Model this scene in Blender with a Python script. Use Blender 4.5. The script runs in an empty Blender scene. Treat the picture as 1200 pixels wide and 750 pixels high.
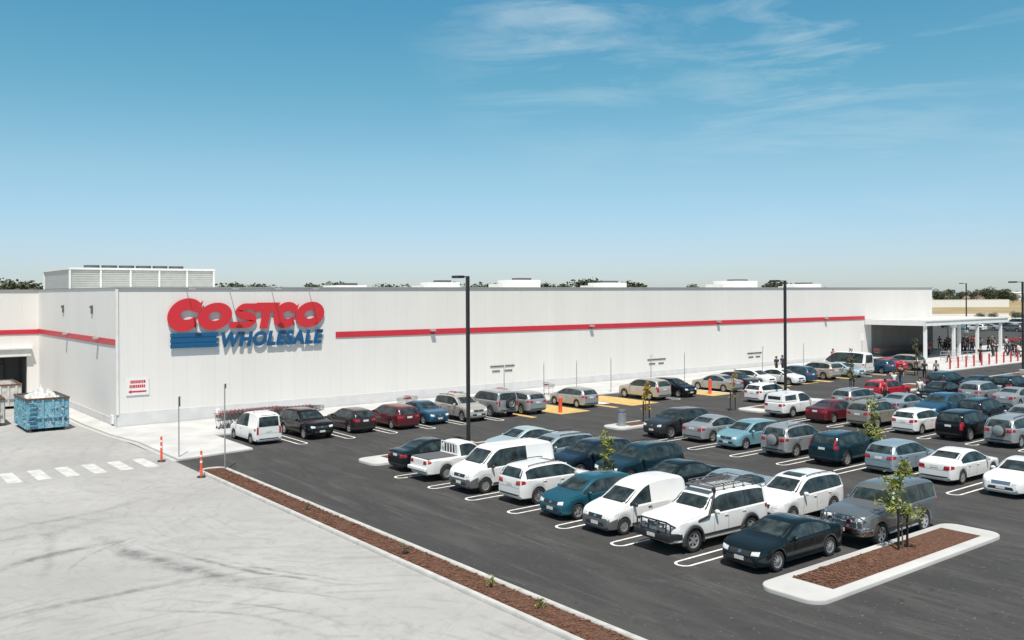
import bpy, bmesh, math, random
from mathutils import Vector, Matrix, noise
from mathutils.bvhtree import BVHTree
R = math.radians
random.seed(7)
S = bpy.context.scene
COL = S.collection

# ------------------------------------------------------------------ camera, sky, sun, exposure
YAW = 0.9154
cam = bpy.data.objects.new("Camera", bpy.data.cameras.new("Camera"))
COL.objects.link(cam)
cam.location = (0, 0, 9.0)
cam.rotation_euler = (Matrix.Rotation(YAW - math.pi/2, 3, 'Z') @ Matrix.Rotation(math.pi/2, 3, 'X')
                      @ Matrix.Rotation(-0.00502, 3, 'Z')).to_euler()
cam.data.sensor_width = 36.0
cam.data.lens = 36.0*1066/1200
cam.data.shift_y = -30.7/1200
cam.data.clip_end = 20000
S.camera = cam

SUN_EL, SUN_X, SUN_Y = 65.0, -0.56, -0.83
w = bpy.data.worlds.new("World"); S.world = w; w.use_nodes = True
nt = w.node_tree; nt.nodes.clear()
def N(tree, typ, **kw):
    n = tree.nodes.new(typ)
    for k, v in kw.items(): setattr(n, k, v)
    return n
sky = N(nt, 'ShaderNodeTexSky', sky_type='NISHITA', sun_disc=False)
sky.sun_elevation = R(SUN_EL); sky.sun_rotation = math.atan2(SUN_X, SUN_Y)
sky.air_density = 1.0; sky.dust_density = 0.3; sky.ozone_density = 1.5; sky.altitude = 20
bg = N(nt, 'ShaderNodeBackground'); bg.inputs['Strength'].default_value = 0.110
out = N(nt, 'ShaderNodeOutputWorld')
# thin wind-drawn cirrus high in the sky
tc = N(nt, 'ShaderNodeTexCoord')
sep = N(nt, 'ShaderNodeSeparateXYZ'); nt.links.new(tc.outputs['Generated'], sep.inputs[0])
az = N(nt, 'ShaderNodeMath', operation='ARCTAN2'); nt.links.new(sep.outputs['Y'], az.inputs[0]); nt.links.new(sep.outputs['X'], az.inputs[1])
cmb = N(nt, 'ShaderNodeCombineXYZ'); nt.links.new(az.outputs[0], cmb.inputs[0]); nt.links.new(sep.outputs['Z'], cmb.inputs[1])
mp = N(nt, 'ShaderNodeMapping'); nt.links.new(cmb.outputs[0], mp.inputs[0])
mp.inputs['Rotation'].default_value = (0, 0, R(7)); mp.inputs['Scale'].default_value = (3.2, 19.0, 1); mp.inputs['Location'].default_value = (0.3, 0.35, 0)
nz = N(nt, 'ShaderNodeTexNoise'); nt.links.new(mp.outputs[0], nz.inputs['Vector'])
nz.inputs['Scale'].default_value = 1.3; nz.inputs['Detail'].default_value = 9; nz.inputs['Roughness'].default_value = 0.62; nz.inputs['Distortion'].default_value = 0.5
# clouds gather around one patch of the sky dome (direction right of and above the view)
def unit(az, el): return (math.cos(el)*math.cos(az), math.cos(el)*math.sin(az), math.sin(el))
def blob(az_off, el, width, gain):
    d = N(nt, 'ShaderNodeVectorMath', operation='DISTANCE'); nt.links.new(tc.outputs['Generated'], d.inputs[0])
    d.inputs[1].default_value = unit(YAW - az_off, el)
    m = N(nt, 'ShaderNodeMapRange'); m.inputs['From Min'].default_value = width; m.inputs['From Max'].default_value = 0.0
    m.inputs['To Min'].default_value = 0; m.inputs['To Max'].default_value = gain
    nt.links.new(d.outputs['Value'], m.inputs['Value']); return m
b1 = blob(R(4), R(17.6), 0.19, 1.3); b2 = blob(R(19), R(15.2), 0.24, 1.3); b3 = blob(R(30), R(11.0), 0.10, 0.7)
mx = N(nt, 'ShaderNodeMath', operation='MAXIMUM'); nt.links.new(b1.outputs[0], mx.inputs[0]); nt.links.new(b2.outputs[0], mx.inputs[1])
mx2 = N(nt, 'ShaderNodeMath', operation='MAXIMUM'); nt.links.new(mx.outputs[0], mx2.inputs[0]); nt.links.new(b3.outputs[0], mx2.inputs[1])
cr = N(nt, 'ShaderNodeMapRange'); cr.inputs['From Min'].default_value = 0.47; cr.inputs['From Max'].default_value = 0.76
nt.links.new(nz.outputs['Fac'], cr.inputs['Value'])
ml = N(nt, 'ShaderNodeMath', operation='MULTIPLY'); nt.links.new(cr.outputs[0], ml.inputs[0]); nt.links.new(mx2.outputs[0], ml.inputs[1])
ml2 = N(nt, 'ShaderNodeMath', operation='MULTIPLY'); nt.links.new(ml.outputs[0], ml2.inputs[0]); ml2.inputs[1].default_value = 0.52
tint = N(nt, 'ShaderNodeMix', data_type='RGBA', blend_type='MULTIPLY'); tint.inputs[0].default_value = 1.0
nt.links.new(sky.outputs[0], tint.inputs[6]); 
ramp = N(nt, 'ShaderNodeValToRGB'); nt.links.new(sep.outputs['Z'], ramp.inputs[0]); nt.links.new(ramp.outputs[0], tint.inputs[7])
els = ramp.color_ramp.elements
els[0].position = 0.0; els[0].color = (.56, .67, .89, 1); els[1].position = 1.0; els[1].color = (1.05, .86, .60, 1)
for p_, c_ in ((.04, (.60, .69, .89)), (.133, (.64, .81, .82)), (.222, (.46, .83, .785)), (.306, (.37, .83, .83)), (.42, (.62, .80, .74)), (.6, (.95, .85, .64))):
    e_ = els.new(p_); e_.color = (*c_, 1)

cm = N(nt, 'ShaderNodeMix', data_type='RGBA'); nt.links.new(ml2.outputs[0], cm.inputs[0])
nt.links.new(tint.outputs[2], cm.inputs[6]); cm.inputs[7].default_value = (5.2, 6.0, 6.2, 1)
nt.links.new(cm.outputs[2], bg.inputs['Color']); nt.links.new(bg.outputs[0], out.inputs[0])

sl = bpy.data.lights.new("Sun", 'SUN'); sl.energy = 4.4; sl.angle = R(0.53); sl.color = (1.0, 0.945, 0.86)
sun = bpy.data.objects.new("Sun", sl); COL.objects.link(sun)
ce = math.cos(R(SUN_EL)); hl = math.hypot(SUN_X, SUN_Y)
sdir = Vector((SUN_X/hl*ce, SUN_Y/hl*ce, math.sin(R(SUN_EL))))
sun.rotation_euler = sdir.to_track_quat('Z', 'Y').to_euler(); sun.location = (0, 0, 60)
S.view_settings.view_transform = 'Standard'; S.view_settings.look = 'None'
S.view_settings.exposure = 0.38; S.view_settings.gamma = 1.0
S.view_settings.use_curve_mapping = False

# ------------------------------------------------------------------ materials
def mat(name, col, rough=0.6, metal=0.0, coat=0.0, spec=0.5, var=0.0, vscale=3.0, bump=0.0, bscale=40.0, col2=None, detail=4, coords='Object', emis=None):
    m = bpy.data.materials.new(name); m.use_nodes = True
    t = m.node_tree; b = t.nodes['Principled BSDF']
    b.inputs['Base Color'].default_value = (*col, 1); b.inputs['Roughness'].default_value = rough
    b.inputs['Metallic'].default_value = metal; b.inputs['Coat Weight'].default_value = coat
    b.inputs['Coat Roughness'].default_value = 0.04; b.inputs['Specular IOR Level'].default_value = spec
    if var > 0 or col2 or bump > 0:
        c = N(t, 'ShaderNodeTexCoord')
    if var > 0 or col2:
        n = N(t, 'ShaderNodeTexNoise'); n.inputs['Scale'].default_value = vscale; n.inputs['Detail'].default_value = detail
        t.links.new(c.outputs[coords], n.inputs['Vector'])
        r = N(t, 'ShaderNodeMix', data_type='RGBA'); mr = N(t, 'ShaderNodeMapRange')
        mr.inputs['From Min'].default_value = 0.3; mr.inputs['From Max'].default_value = 0.7
        t.links.new(n.outputs['Fac'], mr.inputs['Value']); t.links.new(mr.outputs[0], r.inputs[0])
        if col2: r.inputs[6].default_value = (*col, 1); r.inputs[7].default_value = (*col2, 1)
        else:
            r.inputs[6].default_value = (*[x*(1-var) for x in col], 1); r.inputs[7].default_value = (*[min(1, x*(1+var)) for x in col], 1)
        t.links.new(r.outputs[2], b.inputs['Base Color'])
    if bump > 0:
        n2 = N(t, 'ShaderNodeTexNoise'); n2.inputs['Scale'].default_value = bscale; n2.inputs['Detail'].default_value = 5
        t.links.new(c.outputs[coords], n2.inputs['Vector'])
        bp = N(t, 'ShaderNodeBump'); bp.inputs['Strength'].default_value = bump; bp.inputs['Distance'].default_value = 0.02
        t.links.new(n2.outputs['Fac'], bp.inputs['Height']); t.links.new(bp.outputs[0], b.inputs['Normal'])
    return m

def mixn(t, fac, a, b, mode='MIX'):
    r = N(t, 'ShaderNodeMix', data_type='RGBA', blend_type=mode)
    for i, v in ((0, fac), (6, a), (7, b)):
        if isinstance(v, (int, float)): r.inputs[i].default_value = v
        elif isinstance(v, tuple): r.inputs[i].default_value = (*v, 1)
        else: t.links.new(v, r.inputs[i])
    return r.outputs[2]
def rng(t, v, a, b, c=0.0, d=1.0):
    m = N(t, 'ShaderNodeMapRange'); t.links.new(v, m.inputs['Value'])
    for k, x in (('From Min', a), ('From Max', b), ('To Min', c), ('To Max', d)): m.inputs[k].default_value = x
    return m.outputs[0]
def mth(t, op, a, b=None):
    m = N(t, 'ShaderNodeMath', operation=op)
    for i, v in ((0, a), (1, b)):
        if v is None: continue
        if isinstance(v, (int, float)): m.inputs[i].default_value = v
        else: t.links.new(v, m.inputs[i])
    return m.outputs[0]
def noi(t, vec, scale, detail=5, rough=0.55, dist=0.0, mapping=None):
    n = N(t, 'ShaderNodeTexNoise'); n.inputs['Scale'].default_value = scale; n.inputs['Detail'].default_value = detail
    n.inputs['Roughness'].default_value = rough; n.inputs['Distortion'].default_value = dist
    if mapping:
        m = N(t, 'ShaderNodeMapping'); t.links.new(vec, m.inputs[0])
        m.inputs['Rotation'].default_value = (0, 0, mapping[0]); m.inputs['Scale'].default_value = mapping[1]; vec = m.outputs[0]
    t.links.new(vec, n.inputs['Vector']); return n.outputs['Fac']

def concrete_yard():
    m = bpy.data.materials.new("yard_concrete"); m.use_nodes = True; t = m.node_tree; b = t.nodes['Principled BSDF']
    c = N(t, 'ShaderNodeTexCoord').outputs['Object']
    base = mixn(t, rng(t, noi(t, c, 0.12, 6), .35, .65), (0.325, 0.320, 0.311), (0.42, 0.415, 0.404))
    base = mixn(t, rng(t, noi(t, c, 1.6, 8, .7), .3, .72, 0, .35), base, (0.28, 0.277, 0.272))
    base = mixn(t, rng(t, noi(t, c, .8, 8, .72, 2.2), .50, .66, 0, .55), base, (0.245, 0.243, 0.241))
    base = mixn(t, rng(t, noi(t, c, 3.2, 6, .7, 1.5), .56, .70, 0, .30), base, (0.50, 0.495, 0.48))
    # sweeping tyre scuffs: rings around far-off turning centres, broken up by noise
    def arcs(cx, cy, lo, hi, freq, amount, col, nscale, width):
        d = N(t, 'ShaderNodeVectorMath', operation='DISTANCE'); t.links.new(c, d.inputs[0]); d.inputs[1].default_value = (cx, cy, 0)
        dist = d.outputs['Value']
        wob = mth(t, 'ADD', dist, mth(t, 'MULTIPLY', noi(t, c, 0.15, 2), 1.6))
        s = mth(t, 'SINE', mth(t, 'MULTIPLY', wob, freq))
        line = rng(t, s, width, 1.0)
        band = mth(t, 'MULTIPLY', rng(t, dist, lo, lo+2), rng(t, dist, hi, hi-2))
        br = rng(t, noi(t, c, nscale, 5, .6), .46, .62)
        f = mth(t, 'MULTIPLY', mth(t, 'MULTIPLY', line, band), mth(t, 'MULTIPLY', br, amount))
        return f, col
    for a in ((8, 18, 3, 14, 9.0, .45, (0.22, 0.22, 0.22), .5, .55), (20, 36, 5, 13, 11.0, .40, (0.22, 0.22, 0.22), .6, .6), (30, 52, 15, 34, 5.0, .38, (0.25, 0.25, 0.25), .22, .25),
              (-14, 12, 14, 30, 4.2, .34, (0.25, 0.25, 0.25), .20, .35),
              (22, -4, 12, 30, 6.5, .34, (0.26, 0.26, 0.26), .3, .45)):
        f, col = arcs(*a); base = mixn(t, f, base, col)
    # single tyre tracks left by turning trucks
    n1 = noi(t, c, .35, 4); n2 = noi(t, c, 1.1, 6, .7)
    for cx, cy, r0, mx_, my_, half, wd, dk in ((30.7, 37.7, 22.3, 9.3, 31.4, 6.5, .55, .95), (30.7, 37.7, 21.4, 10.3, 28.6, 5.5, .16, .8), (30.7, 37.7, 21.0, 10.8, 28.0, 4.5, .12, .7), (7.1, 8.2, 20.9, 6.4, 29.1, 4.2, .28, .8), (9.0, 28.2, 7.15, 6.0, 34.7, 3.6, .40, .9),
            (4.0, 52, 12.5, 8.5, 40.3, 5.5, .35, .5), (2, 20, 9, 9.5, 25.0, 4, .15, .6), (2, 20, 9.8, 10.3, 25.4, 4, .12, .55), (2, 20, 11.2, 11.2, 26.4, 3.5, .12, .5), (12, 30, 6, 8.0, 34.4, 3, .10, .6), (5, 47, 9, 5.0, 38.2, 5, .5, .45), (-20, 40, 27, 6.5, 36.0, 5, .3, .5)):
        def dist_to(px_, py_):
            d = N(t, 'ShaderNodeVectorMath', operation='DISTANCE'); t.links.new(c, d.inputs[0]); d.inputs[1].default_value = (px_, py_, 0); return d.outputs['Value']
        off = mth(t, 'ABSOLUTE', mth(t, 'ADD', mth(t, 'SUBTRACT', dist_to(cx, cy), r0), mth(t, 'MULTIPLY', mth(t, 'SUBTRACT', n1, .5), .9)))
        f = mth(t, 'MULTIPLY', rng(t, off, wd, wd*.15), rng(t, dist_to(mx_, my_), half, half*.35))
        f = mth(t, 'MULTIPLY', f, mth(t, 'MULTIPLY', rng(t, n2, .38, .60, .10, 1), dk))
        base = mixn(t, f, base, (0.13, 0.13, 0.135))
    # smudged dark clouds of rubber and wet patches
    f = rng(t, noi(t, c, .5, 8, .72, .9, (R(40), (1, .35, 1))), .57, .78, 0, .6)
    base = mixn(t, f, base, (0.24, 0.24, 0.243))
    f = rng(t, noi(t, c, 0.09, 5, .6, .5), .5, .66, 0, .42)
    base = mixn(t, f, base, (0.31, 0.31, 0.308))
    # sawn joints on a 5 m grid
    sp = N(t, 'ShaderNodeSeparateXYZ'); t.links.new(c, sp.inputs[0])
    for o, off in (('X', 1.2), ('Y', 0.4)):
        q = mth(t, 'ADD', sp.outputs[o], 1000.0+off)
        fr = mth(t, 'ABSOLUTE', mth(t, 'SUBTRACT', mth(t, 'FRACT', mth(t, 'DIVIDE', q, 6.0)), 0.5))
        base = mixn(t, rng(t, fr, .4978, .4992, 0, .35), base, (0.22, 0.22, 0.22))
    t.links.new(base, b.inputs['Base Color']); b.inputs['Roughness'].default_value = 0.85
    bp = N(t, 'ShaderNodeBump'); bp.inputs['Strength'].default_value = .25; bp.inputs['Distance'].default_value = .01
    t.links.new(noi(t, c, 25, 6), bp.inputs['Height']); t.links.new(bp.outputs[0], b.inputs['Normal'])
    return m
def asphalt():
    m = bpy.data.materials.new("asphalt"); m.use_nodes = True; t = m.node_tree; b = t.nodes['Principled BSDF']
    c = N(t, 'ShaderNodeTexCoord').outputs['Object']
    base = mixn(t, rng(t, noi(t, c, 0.16, 6, .6), .3, .7), (0.026, 0.0255, 0.0255), (0.037, 0.036, 0.0355))
    # worn lanes run along the aisles
    f = rng(t, noi(t, c, .9, 8, .7, .5, (R(3), (1, .22, 1))), .46, .64, 0, .85)
    base = mixn(t, f, base, (0.062, 0.060, 0.058))
    f = rng(t, noi(t, c, 2.6, 6, .7, .3, (R(-2), (1, .05, 1))), .56, .68, 0, .55)
    base = mixn(t, f, base, (0.105, 0.102, 0.10))
    sp_ = rng(t, noi(t, c, 7, 2, .5), .69, .73, 0, .8)
    base = mixn(t, sp_, base, (0.13, 0.125, 0.12))
    oil = rng(t, noi(t, c, 1.9, 3, .6), .62, .70, 0, .65)
    base = mixn(t, oil, base, (0.018, 0.018, 0.018))
    f = rng(t, noi(t, c, 0.9, 8, .75, 1.0), .6, .74, 0, .5)
    base = mixn(t, f, base, (0.115, 0.113, 0.11))
    f = rng(t, noi(t, c, 0.7, 4, .6, .3), .64, .72, 0, .5)
    base = mixn(t, f, base, (0.035, 0.035, 0.037))
    f = rng(t, noi(t, c, 30, 3, .7), .35, .75, 0, .45)
    base = mixn(t, f, base, (0.075, 0.073, 0.072))
    t.links.new(base, b.inputs['Base Color']); b.inputs['Roughness'].default_value = 0.88
    bp = N(t, 'ShaderNodeBump'); bp.inputs['Strength'].default_value = .5; bp.inputs['Distance'].default_value = .008
    t.links.new(noi(t, c, 60, 5), bp.inputs['Height']); t.links.new(bp.outputs[0], b.inputs['Normal'])
    return m
def cladding(axis, name, col):
    m = bpy.data.materials.new(name); m.use_nodes = True; t = m.node_tree; b = t.nodes['Principled BSDF']
    c = N(t, 'ShaderNodeTexCoord').outputs['Object']
    sp = N(t, 'ShaderNodeSeparateXYZ'); t.links.new(c, sp.inputs[0]); u = sp.outputs[axis]
    u = mth(t, 'ADD', u, 1000.0)
    # panel to panel shade differences (1 m sheets) and shallow ribs
    w = N(t, 'ShaderNodeTexWhiteNoise', noise_dimensions='1D'); t.links.new(mth(t, 'FLOOR', mth(t, 'DIVIDE', u, 1.0)), w.inputs['W'])
    base = mixn(t, w.outputs['Value'], tuple(x*.97 for x in col), col)
    f = rng(t, noi(t, c, .35, 6, .6, 0, (0, (1, 1, .3))), .35, .7, 0, .45)
    base = mixn(t, f, base, tuple(x*.9 for x in col))
    st = rng(t, noi(t, c, 1.2, 6, .6, 0, (0, (1, 1, .06))), .52, .75, 0, .22)
    base = mixn(t, st, base, tuple(x*.86 for x in col))
    fr = mth(t, 'ABSOLUTE', mth(t, 'SUBTRACT', mth(t, 'FRACT', mth(t, 'DIVIDE', u, 1.0)), 0.5))
    base = mixn(t, rng(t, fr, .478, .492, 0, .22), base, tuple(x*.55 for x in col))
    t.links.new(base, b.inputs['Base Color']); b.inputs['Roughness'].default_value = .9; b.inputs['Specular IOR Level'].default_value = .15
    rb = rng(t, mth(t, 'SINE', mth(t, 'MULTIPLY', u, 2*math.pi/.2)), .3, .8)
    bp = N(t, 'ShaderNodeBump'); bp.inputs['Strength'].default_value = .14; bp.inputs['Distance'].default_value = .02
    t.links.new(rb, bp.inputs['Height']); t.links.new(bp.outputs[0], b.inputs['Normal'])
    return m
def graffiti():
    m = bpy.data.materials.new("blue_scribbled_steel"); m.use_nodes = True; t = m.node_tree; b = t.nodes['Principled BSDF']
    c = N(t, 'ShaderNodeTexCoord').outputs['Object']
    base = mixn(t, rng(t, noi(t, c, 1.5, 5), .35, .65), (0.08, 0.26, 0.36), (0.20, 0.42, 0.50))
    base = mixn(t, rng(t, noi(t, c, 3.3, 6, .7, 1.5), .56, .60), base, (0.03, 0.035, 0.05))
    base = mixn(t, rng(t, noi(t, c, 2.4, 4, .6, 2.5), .57, .60), base, (0.42, 0.45, 0.47))
    base = mixn(t, rng(t, noi(t, c, 5.0, 6, .7, .8), .62, .66), base, (0.20, 0.06, 0.08))
    t.links.new(base, b.inputs['Base Color']); b.inputs['Roughness'].default_value = .6
    return m

M = {}
M['yard'] = concrete_yard(); M['asphalt'] = asphalt()
M['pave'] = mat('pavement_concrete', (0.475, 0.474, 0.468), .85, var=.14, vscale=.5, bump=.15, bscale=20, detail=8)
M['kerb'] = mat('kerb_concrete', (0.45, 0.445, 0.43), .85, var=.16, vscale=2.5, bump=.15, detail=8)
M['paint'] = mat('road_paint_white', (0.72, 0.72, 0.70), .7, var=.22, vscale=5, detail=8)
M['crosspaint'] = mat('crossing_paint', (0.64, 0.64, 0.62), .7, col2=(0.40, 0.40, 0.39), vscale=2.2, detail=8)
M['yellow'] = mat('road_paint_yellow', (0.54, 0.37, 0.13), .75, var=.2, vscale=2.5, detail=8)
M['bark'] = mat('bark_mulch', (0.055, 0.024, 0.014), .95, col2=(0.15, 0.075, 0.045), vscale=14, bump=1, bscale=22, detail=8)
M['chip'] = mat('bark_chip', (0.14, 0.065, 0.04), .9, var=.5, vscale=6)
M['wallx'] = cladding('X', 'facade_cladding', (0.735, 0.712, 0.682)); M['wally'] = cladding('Y', 'side_cladding', (0.735, 0.712, 0.682))
M['plinth'] = mat('precast_plinth', (0.60, 0.60, 0.595), .85, var=.07, vscale=1.2, detail=7)
M['trim'] = mat('parapet_trim', (0.30, 0.30, 0.29), .5)
M['red'] = mat('red_band', (0.52, 0.028, 0.045), .45, var=.05, vscale=2)
M['signred'] = mat('sign_red', (0.58, 0.022, 0.035), .35, coat=.3)
M['signblue'] = mat('sign_blue', (0.004, 0.085, 0.21), .35, coat=.3)
M['white'] = mat('white_steel', (0.74, 0.74, 0.73), .45, var=.04, vscale=2)
M['offwhite'] = mat('offwhite_panel', (0.70, 0.69, 0.66), .6, var=.06, vscale=2)
M['black'] = mat('black_steel', (0.022, 0.022, 0.024), .4)
M['dark'] = mat('dark_plastic', (0.028, 0.028, 0.030), .55)
M['mid'] = mat('grey_plastic', (0.10, 0.10, 0.105), .55)
M['grey'] = mat('galvanised_steel', (0.38, 0.39, 0.40), .4, metal=.5, var=.1, vscale=4)
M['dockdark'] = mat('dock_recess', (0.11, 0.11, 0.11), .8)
M['dockdoor'] = mat('dock_door', (0.22, 0.20, 0.18), .6, var=.1, vscale=2)
M['graff'] = graffiti()
M['binwhite'] = mat('bin_white', (0.50, 0.49, 0.46), .7, var=.25, vscale=2.5, detail=8)
M['rust'] = mat('rust', (0.12, 0.06, 0.04), .8, var=.4, vscale=6)
M['waste'] = mat('waste', (0.66, 0.66, 0.66), .7, col2=(.40, .38, .36), vscale=4, detail=6)
M['orange'] = mat('orange_plastic', (0.80, 0.10, 0.045), .5)
M['bollard'] = mat('bollard_red', (0.55, 0.03, 0.04), .45)
M['glass'] = mat('car_glass', (0.006, 0.009, 0.010), .05, spec=.32, col2=(0.055, 0.078, 0.082), vscale=2.4, detail=5)  # paler noise patches paint dashboard reflections into the glass colour
M['tyre'] = mat('tyre', (0.020, 0.020, 0.021), .85)
M['rim'] = mat('alloy_rim', (0.55, 0.56, 0.57), .3, metal=.75)
M['steelrim'] = mat('steel_rim', (0.30, 0.30, 0.30), .45, metal=.4)
M['chrome'] = mat('chrome', (0.75, 0.76, 0.77), .14, metal=1)
M['lamp'] = mat('headlight', (0.62, 0.66, 0.68), .06, coat=1, var=.4, vscale=14)
M['tail'] = mat('taillight', (0.36, 0.010, 0.018), .10, coat=1)
M['plate'] = mat('number_plate', (0.62, 0.62, 0.58), .5, var=.3, vscale=30)
M['interior'] = mat('car_interior', (0.05, 0.05, 0.05), .8)
M['skin'] = mat('skin', (0.52, 0.30, 0.21), .55)
M['hair'] = mat('hair', (0.045, 0.028, 0.02), .7)
M['leaf'] = mat('young_leaf', (0.12, 0.16, 0.03), .6, col2=(0.28, 0.29, 0.06), vscale=5)
M['leafo'] = mat('autumn_leaf', (0.42, 0.22, 0.03), .55, col2=(0.45, 0.36, 0.05), vscale=4)
M['leafd'] = mat('olive_leaf', (0.055, 0.065, 0.03), .6, col2=(0.13, 0.12, 0.05), vscale=4)
M['gum'] = mat('far_foliage', (0.035, 0.05, 0.022), .7, col2=(0.085, 0.10, 0.05), vscale=.5)
M['gum2'] = mat('far_foliage_light', (0.07, 0.08, 0.04), .7, col2=(0.15, 0.15, 0.09), vscale=.5)
M['trunk'] = mat('bark_trunk', (0.12, 0.085, 0.06), .9, var=.3, vscale=6)
M['grass'] = mat('dry_grass', (0.30, 0.23, 0.13), .95, col2=(0.40, 0.33, 0.20), vscale=.02, detail=8)
M['grass2'] = mat('brown_paddock', (0.25, 0.18, 0.09), .95, col2=(0.36, 0.29, 0.16), vscale=.05, detail=8)
M['roofgrey'] = mat('house_roof', (0.25, 0.24, 0.24), .8)
M['roofterra'] = mat('house_roof_brown', (0.22, 0.14, 0.11), .8)
M['brick'] = mat('house_wall', (0.50, 0.45, 0.40), .85)
M['sea'] = mat('sea_water', (0.05, 0.14, 0.19), .25)
M['floodbox'] = mat('flood_lamp_grey', (0.35, 0.35, 0.35), .5)
M['dullred'] = mat('trolley_red', (0.34, 0.035, 0.045), .5)
M['wire'] = mat('trolley_wire', (0.15, 0.15, 0.155), .45, metal=.3)
M['door_dark'] = mat('glazing_dark', (0.03, 0.04, 0.045), .1)
def seam(): return M['dark']

# ------------------------------------------------------------------ helpers
def link(o, parent=None):
    COL.objects.link(o)
    if parent: o.parent = parent
    return o
def tag(o, label=None, cat=None, group=None, kind=None):
    if label: o['label'] = label
    if cat: o['category'] = cat
    if group: o['group'] = group
    if kind: o['kind'] = kind
    return o
def empty(name, loc, rz=0, label=None, cat=None, group=None):
    o = bpy.data.objects.new(name, None); o.location = loc; o.rotation_euler = (0, 0, rz); o.empty_display_size = .3
    link(o); return tag(o, label, cat, group)
def fin(name, bm, m, parent=None, smooth=None, loc=None):
    me = bpy.data.meshes.new(name); bm.normal_update(); bm.to_mesh(me); bm.free()
    for x in (m if isinstance(m, (list, tuple)) else [m]): me.materials.append(x)
    if smooth is not None:
        me.shade_smooth()
        if smooth > 0: me.set_sharp_from_angle(angle=R(smooth))
    o = bpy.data.objects.new(name, me)
    if loc: o.location = loc
    return link(o, parent)
def box(bm, c, s, rz=0, mi=0, bev=0):
    r = bmesh.ops.create_cube(bm, size=1, matrix=Matrix.Translation(c) @ Matrix.Rotation(rz, 4, 'Z') @ Matrix.Diagonal((*s, 1)))
    fs = list({f for v in r['verts'] for f in v.link_faces})
    for f in fs: f.material_index = mi
    if bev > 0:
        es = list({e for v in r['verts'] for e in v.link_edges})
        q = bmesh.ops.bevel(bm, geom=es, offset=bev, segments=2, affect='EDGES', profile=.6)
        for f in q['faces']: f.material_index = mi
    return r
def tube(bm, p, q, r, r2=None, seg=8, mi=0, caps=True):
    p = Vector(p); q = Vector(q); d = q-p; L = d.length
    if L < 1e-6: return
    mt = Matrix.Translation((p+q)/2) @ d.to_track_quat('Z', 'Y').to_matrix().to_4x4()
    k = bmesh.ops.create_cone(bm, cap_ends=caps, segments=seg, radius1=r, radius2=r if r2 is None else r2, depth=L, matrix=mt)
    for f in {f for v in k['verts'] for f in v.link_faces}: f.material_index = mi
def prism(bm, poly, z0, z1, mi=0, zf=None):
    zf = zf or (lambda x: 0.0)
    a = [bm.verts.new((x, y, z0+zf(x))) for x, y in poly]; b = [bm.verts.new((x, y, z1+zf(x))) for x, y in poly]
    n = len(poly); fs = [bm.faces.new(b), bm.faces.new(list(reversed(a)))]
    for i in range(n): fs.append(bm.faces.new((a[i], a[(i+1) % n], b[(i+1) % n], b[i])))
    for f in fs: f.material_index = mi
    return fs
def sheet(bm, poly, z, zf=None, mi=0):
    zf = zf or (lambda x: 0.0)
    f = bm.faces.new([bm.verts.new((x, y, z+zf(x))) for x, y in poly]); f.material_index = mi
    if f.normal.z < 0: f.normal_flip()
    return f
def gz(x): return 0.0065*min(max(0.0, x-15.5), 134.5)
def struct(o): o['kind'] = 'structure'; return o
def nrm(bm): bmesh.ops.recalc_face_normals(bm, faces=bm.faces[:])

# ------------------------------------------------------------------ the ground
bm = bmesh.new()
zb = -0.03
for (xa, xb) in ((-6000, 15.5), (15.5, 150), (150, 1200)):
    sheet(bm, [(xa, -6000), (xb, -6000), (xb, 9000), (xa, 9000)], zb, gz)
sheet(bm, [(1200, -6000), (6000, -6000), (6000, 9000), (1200, 9000)], zb, gz)
bmesh.ops.remove_doubles(bm, verts=bm.verts, dist=.001)
struct(fin('ground', bm, M['grass']))
bm = bmesh.new(); sheet(bm, [(-60, -40), (15.55, -40), (15.55, 50.6), (15.0, 65), (15.0, 93), (-60, 93)], 0.0); struct(fin('loading_yard', bm, M['yard']))
bm = bmesh.new(); sheet(bm, [(15.55, -40), (150, -40), (150, 57.4), (15.55, 57.4)], 0.0, gz)
struct(fin('car_park', bm, M['asphalt']))
bm = bmesh.new()
sheet(bm, [(150, -40), (230, -40), (230, 110), (150, 110)], 0.0, gz); sheet(bm, [(128, 57.4), (150, 57.4), (150, 110), (128, 110)], 0.0, gz)
struct(fin('car_park', bm, M['asphalt']))

# footpath by the building: one raised slab with rolled kerb
def raised(name, poly, h, m, inset=0.05, kind=True):
    bm = bmesh.new(); fs = prism(bm, poly, -0.02, h, 0, gz); nrm(bm)
    top = [e for e in bm.edges if all(v.co.z > gz(v.co.x)+h-.01 for v in e.verts)]
    bmesh.ops.bevel(bm, geom=top, offset=inset, segments=3, affect='EDGES', profile=.5)
    o = fin(name, bm, m, smooth=40)
    return struct(o) if kind else o
raised('footpath', [(15.75, 50.3), (20.2, 51.0), (20.2, 57.4), (95.5, 57.4), (95.5, 48.3), (128, 48.0), (128, 57), (150, 57), (150, 64.9), (16.25, 64.9), (16.25, 92), (14.9, 92), (14.9, 68), (15.2, 62), (15.75, 58)], 0.12, M['pave'])
# gutter line at the foot of the kerb by the yard
bm = bmesh.new(); prism(bm, [(14.55, 92), (14.55, 67.5), (14.87, 62), (15.4, 57.5), (15.4, 50.2), (15.72, 50.2), (15.72, 58), (15.17, 62), (14.87, 68), (14.87, 92)], .002, .02); nrm(bm)
struct(fin('gutter', bm, mat('gutter_concrete', (0.42, 0.42, 0.41), .9, var=.1, vscale=2)))

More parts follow.
